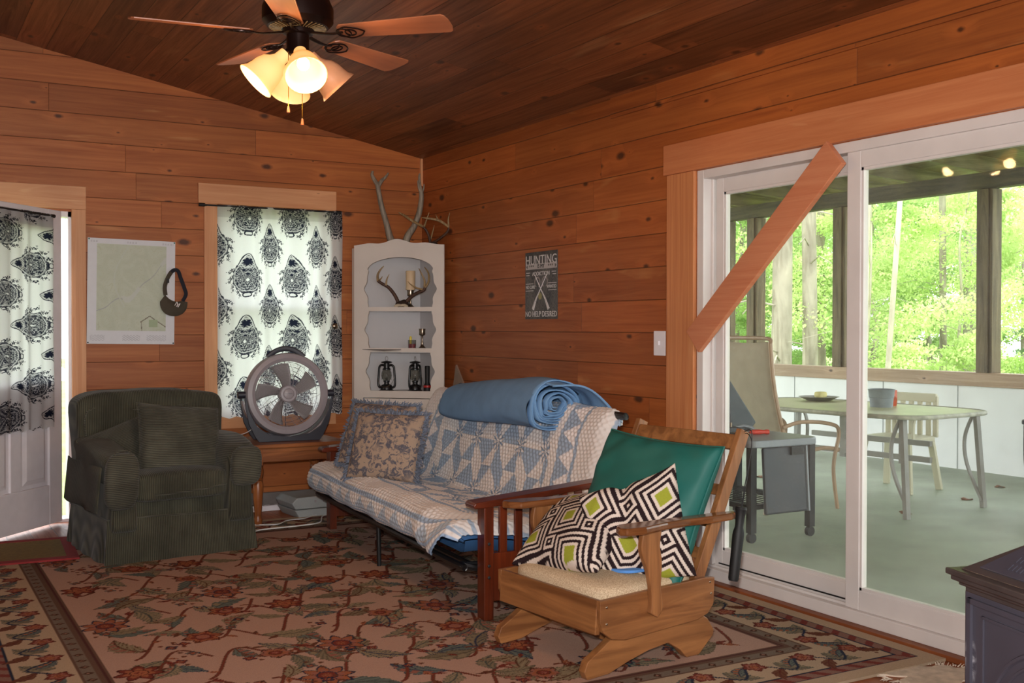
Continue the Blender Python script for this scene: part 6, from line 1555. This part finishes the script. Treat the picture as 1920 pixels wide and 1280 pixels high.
def tree(name, label, grp, h, spread, trunk_r, n, size, leaf, bark, seed, low=.1, kind='broad'):
    o = thing(name, label, 'tree', (0, 0, 0), 0, grp); r = random.Random(seed)
    pts = [Vector((.0, 0, -.3))]; 
    for k in range(1, 7): pts.append(Vector((r.uniform(-.05, .05)*h*.12*k, r.uniform(-.05, .05)*h*.12*k, h*k/6)))
    tk = G().tube(crom(pts, 4), [trunk_r, trunk_r*.15], 10).obj('trunk', bark, o)
    cl = []; g = G()
    for k in range(26 if kind == 'broad' else 34):
        f = low+(1-low)*(k+r.random())/(26 if kind == 'broad' else 34); base = Vector((0, 0, h*f)); a = r.uniform(0, 2*PI)
        rr_ = spread*((1-.55*abs(f-.5)*2) if kind == 'broad' else (1.05-f))*r.uniform(.55, 1)
        tip = base+Vector((rr_*math.cos(a), rr_*math.sin(a), rr_*(.25 if kind == 'broad' else -.18)))
        g.tube([base, (base+tip)/2+Vector((0, 0, .06*rr_)), tip], [trunk_r*.25*(1.1-f), trunk_r*.06], 5)
        for q in (.45, .75, 1.): p = base.lerp(tip, q); cl.append((p.x, p.y, p.z, rr_*(.40 if kind == 'broad' else .28)))
    g.obj('branches', bark, o)
    fo = foliage('foliage', cl, n, size, leaf, o, seed, .5 if kind == 'broad' else .3); return o
tA = tree('leafy_tree', 'bright yellow green sapling in the woods behind the porch', 'bright leafy saplings in the woods', 6.5, 2.2, .05, 30000, .038, MAT['leafA'], MAT['bark2'], 1, .05)
tB = tree('broadleaf_tree', 'mid green broadleaf tree in the woods behind the porch', 'mid green trees in the woods', 9.0, 3.0, .10, 36000, .048, MAT['leafB'], MAT['bark'], 2, .08)
tC = tree('spruce_tree', 'dark green spruce tree in the woods behind the porch', 'dark spruces in the woods', 8.0, 2.2, .08, 30000, .034, MAT['leafC'], MAT['bark'], 3, .03, 'spruce')
def wpos(az, D): a = math.radians(az); return (-3.57+D*math.sin(a), -7.66+D*math.cos(a), -.95)
rt = random.Random(21); first = {'A': tA, 'B': tB, 'C': tC}; used = set()
def plant(k, az, D, s_):
    p = wpos(az, D)
    if k in used: o = dup(first[k], p, rt.uniform(0, 6.28))
    else: o = first[k]; used.add(k); o.location = p
    o.scale = (s_, s_, s_*rt.uniform(.9, 1.1)); return o
k_ = 0
for ring_, (D, sp_, ks) in enumerate(((19.0, 3.5, 'AAAAA'), (21.0, 3.5, 'ABAAC'), (25.0, 4.0, 'BACAB'), (29.5, 4.4, 'ABABC'), (34.5, 4.8, 'BBACB'), (40.0, 5.2, 'BABAB'), (46.0, 5.8, 'BBABC'), (53.0, 6.4, 'BBBAB'))):
    step = math.degrees(sp_*(1.12 if ring_ < 2 else 1.3)/D); az = 36.+(ring_ % 2)*step*.5; q = 0
    while az < 60:
        kk = ks[(q*2+ring_) % 5]; plant(kk, az, D+rt.uniform(-.3, .3), {'A': .72, 'B': .60, 'C': .62}[kk]*sp_/3.3*1.12); az += step; q += 1
def trunk(label, az, D, r_, lean=0, mat='bark', name='tree_trunk'):
    o = thing(name, label, 'tree', wpos(az, D), 0, None)
    pts = [Vector((lean*t*1.0+.06*math.sin(t*5+az), .03*math.sin(t*4+az), 9*t)) for t in np.linspace(-.03, 1, 9)]
    G().tube(crom(pts, 4), [r_*1.15, r_, r_*.95, r_*.7], 14).obj('bark_column', MAT[mat], o)
    g = G(); r = random.Random(int(az*10))
    for k in range(7):
        z = r.uniform(1.5, 6); a = r.uniform(0, 6.28); g.tube([Vector((lean*z/9, 0, z)), Vector((lean*z/9+.5*math.cos(a), .5*math.sin(a), z+.1)), Vector((lean*z/9+1.1*math.cos(a), 1.1*math.sin(a), z-.05))], [r_*.12, r_*.05], 5)
    g.obj('dead_branches', MAT[mat], o)
trunk('thick grey tree trunk left of the middle door stile, the nearer of two', 43.5, 16.5, .145)
trunk('grey tree trunk close to the door brace, half behind the board', 42.3, 19, .15); trunk('tall straight grey trunk just left of the middle stile', 44.9, 18, .115)
trunk('slim grey trunk beside the straight one, left pane', 45.5, 20, .07); trunk('thin pale leaning trunk in the wide pane', 48.4, 15, .035, .7, 'bark2'); trunk('thin pale upright trunk near the left of the wide pane', 47.6, 16, .04, .1, 'bark2')
trunk('slim grey trunk in the middle of the wide pane', 51.2, 21, .06, .0); trunk('grey trunk right of the porch post', 55.6, 22, .12); trunk('dim grey trunk far back between the posts', 52.6, 26, .2)
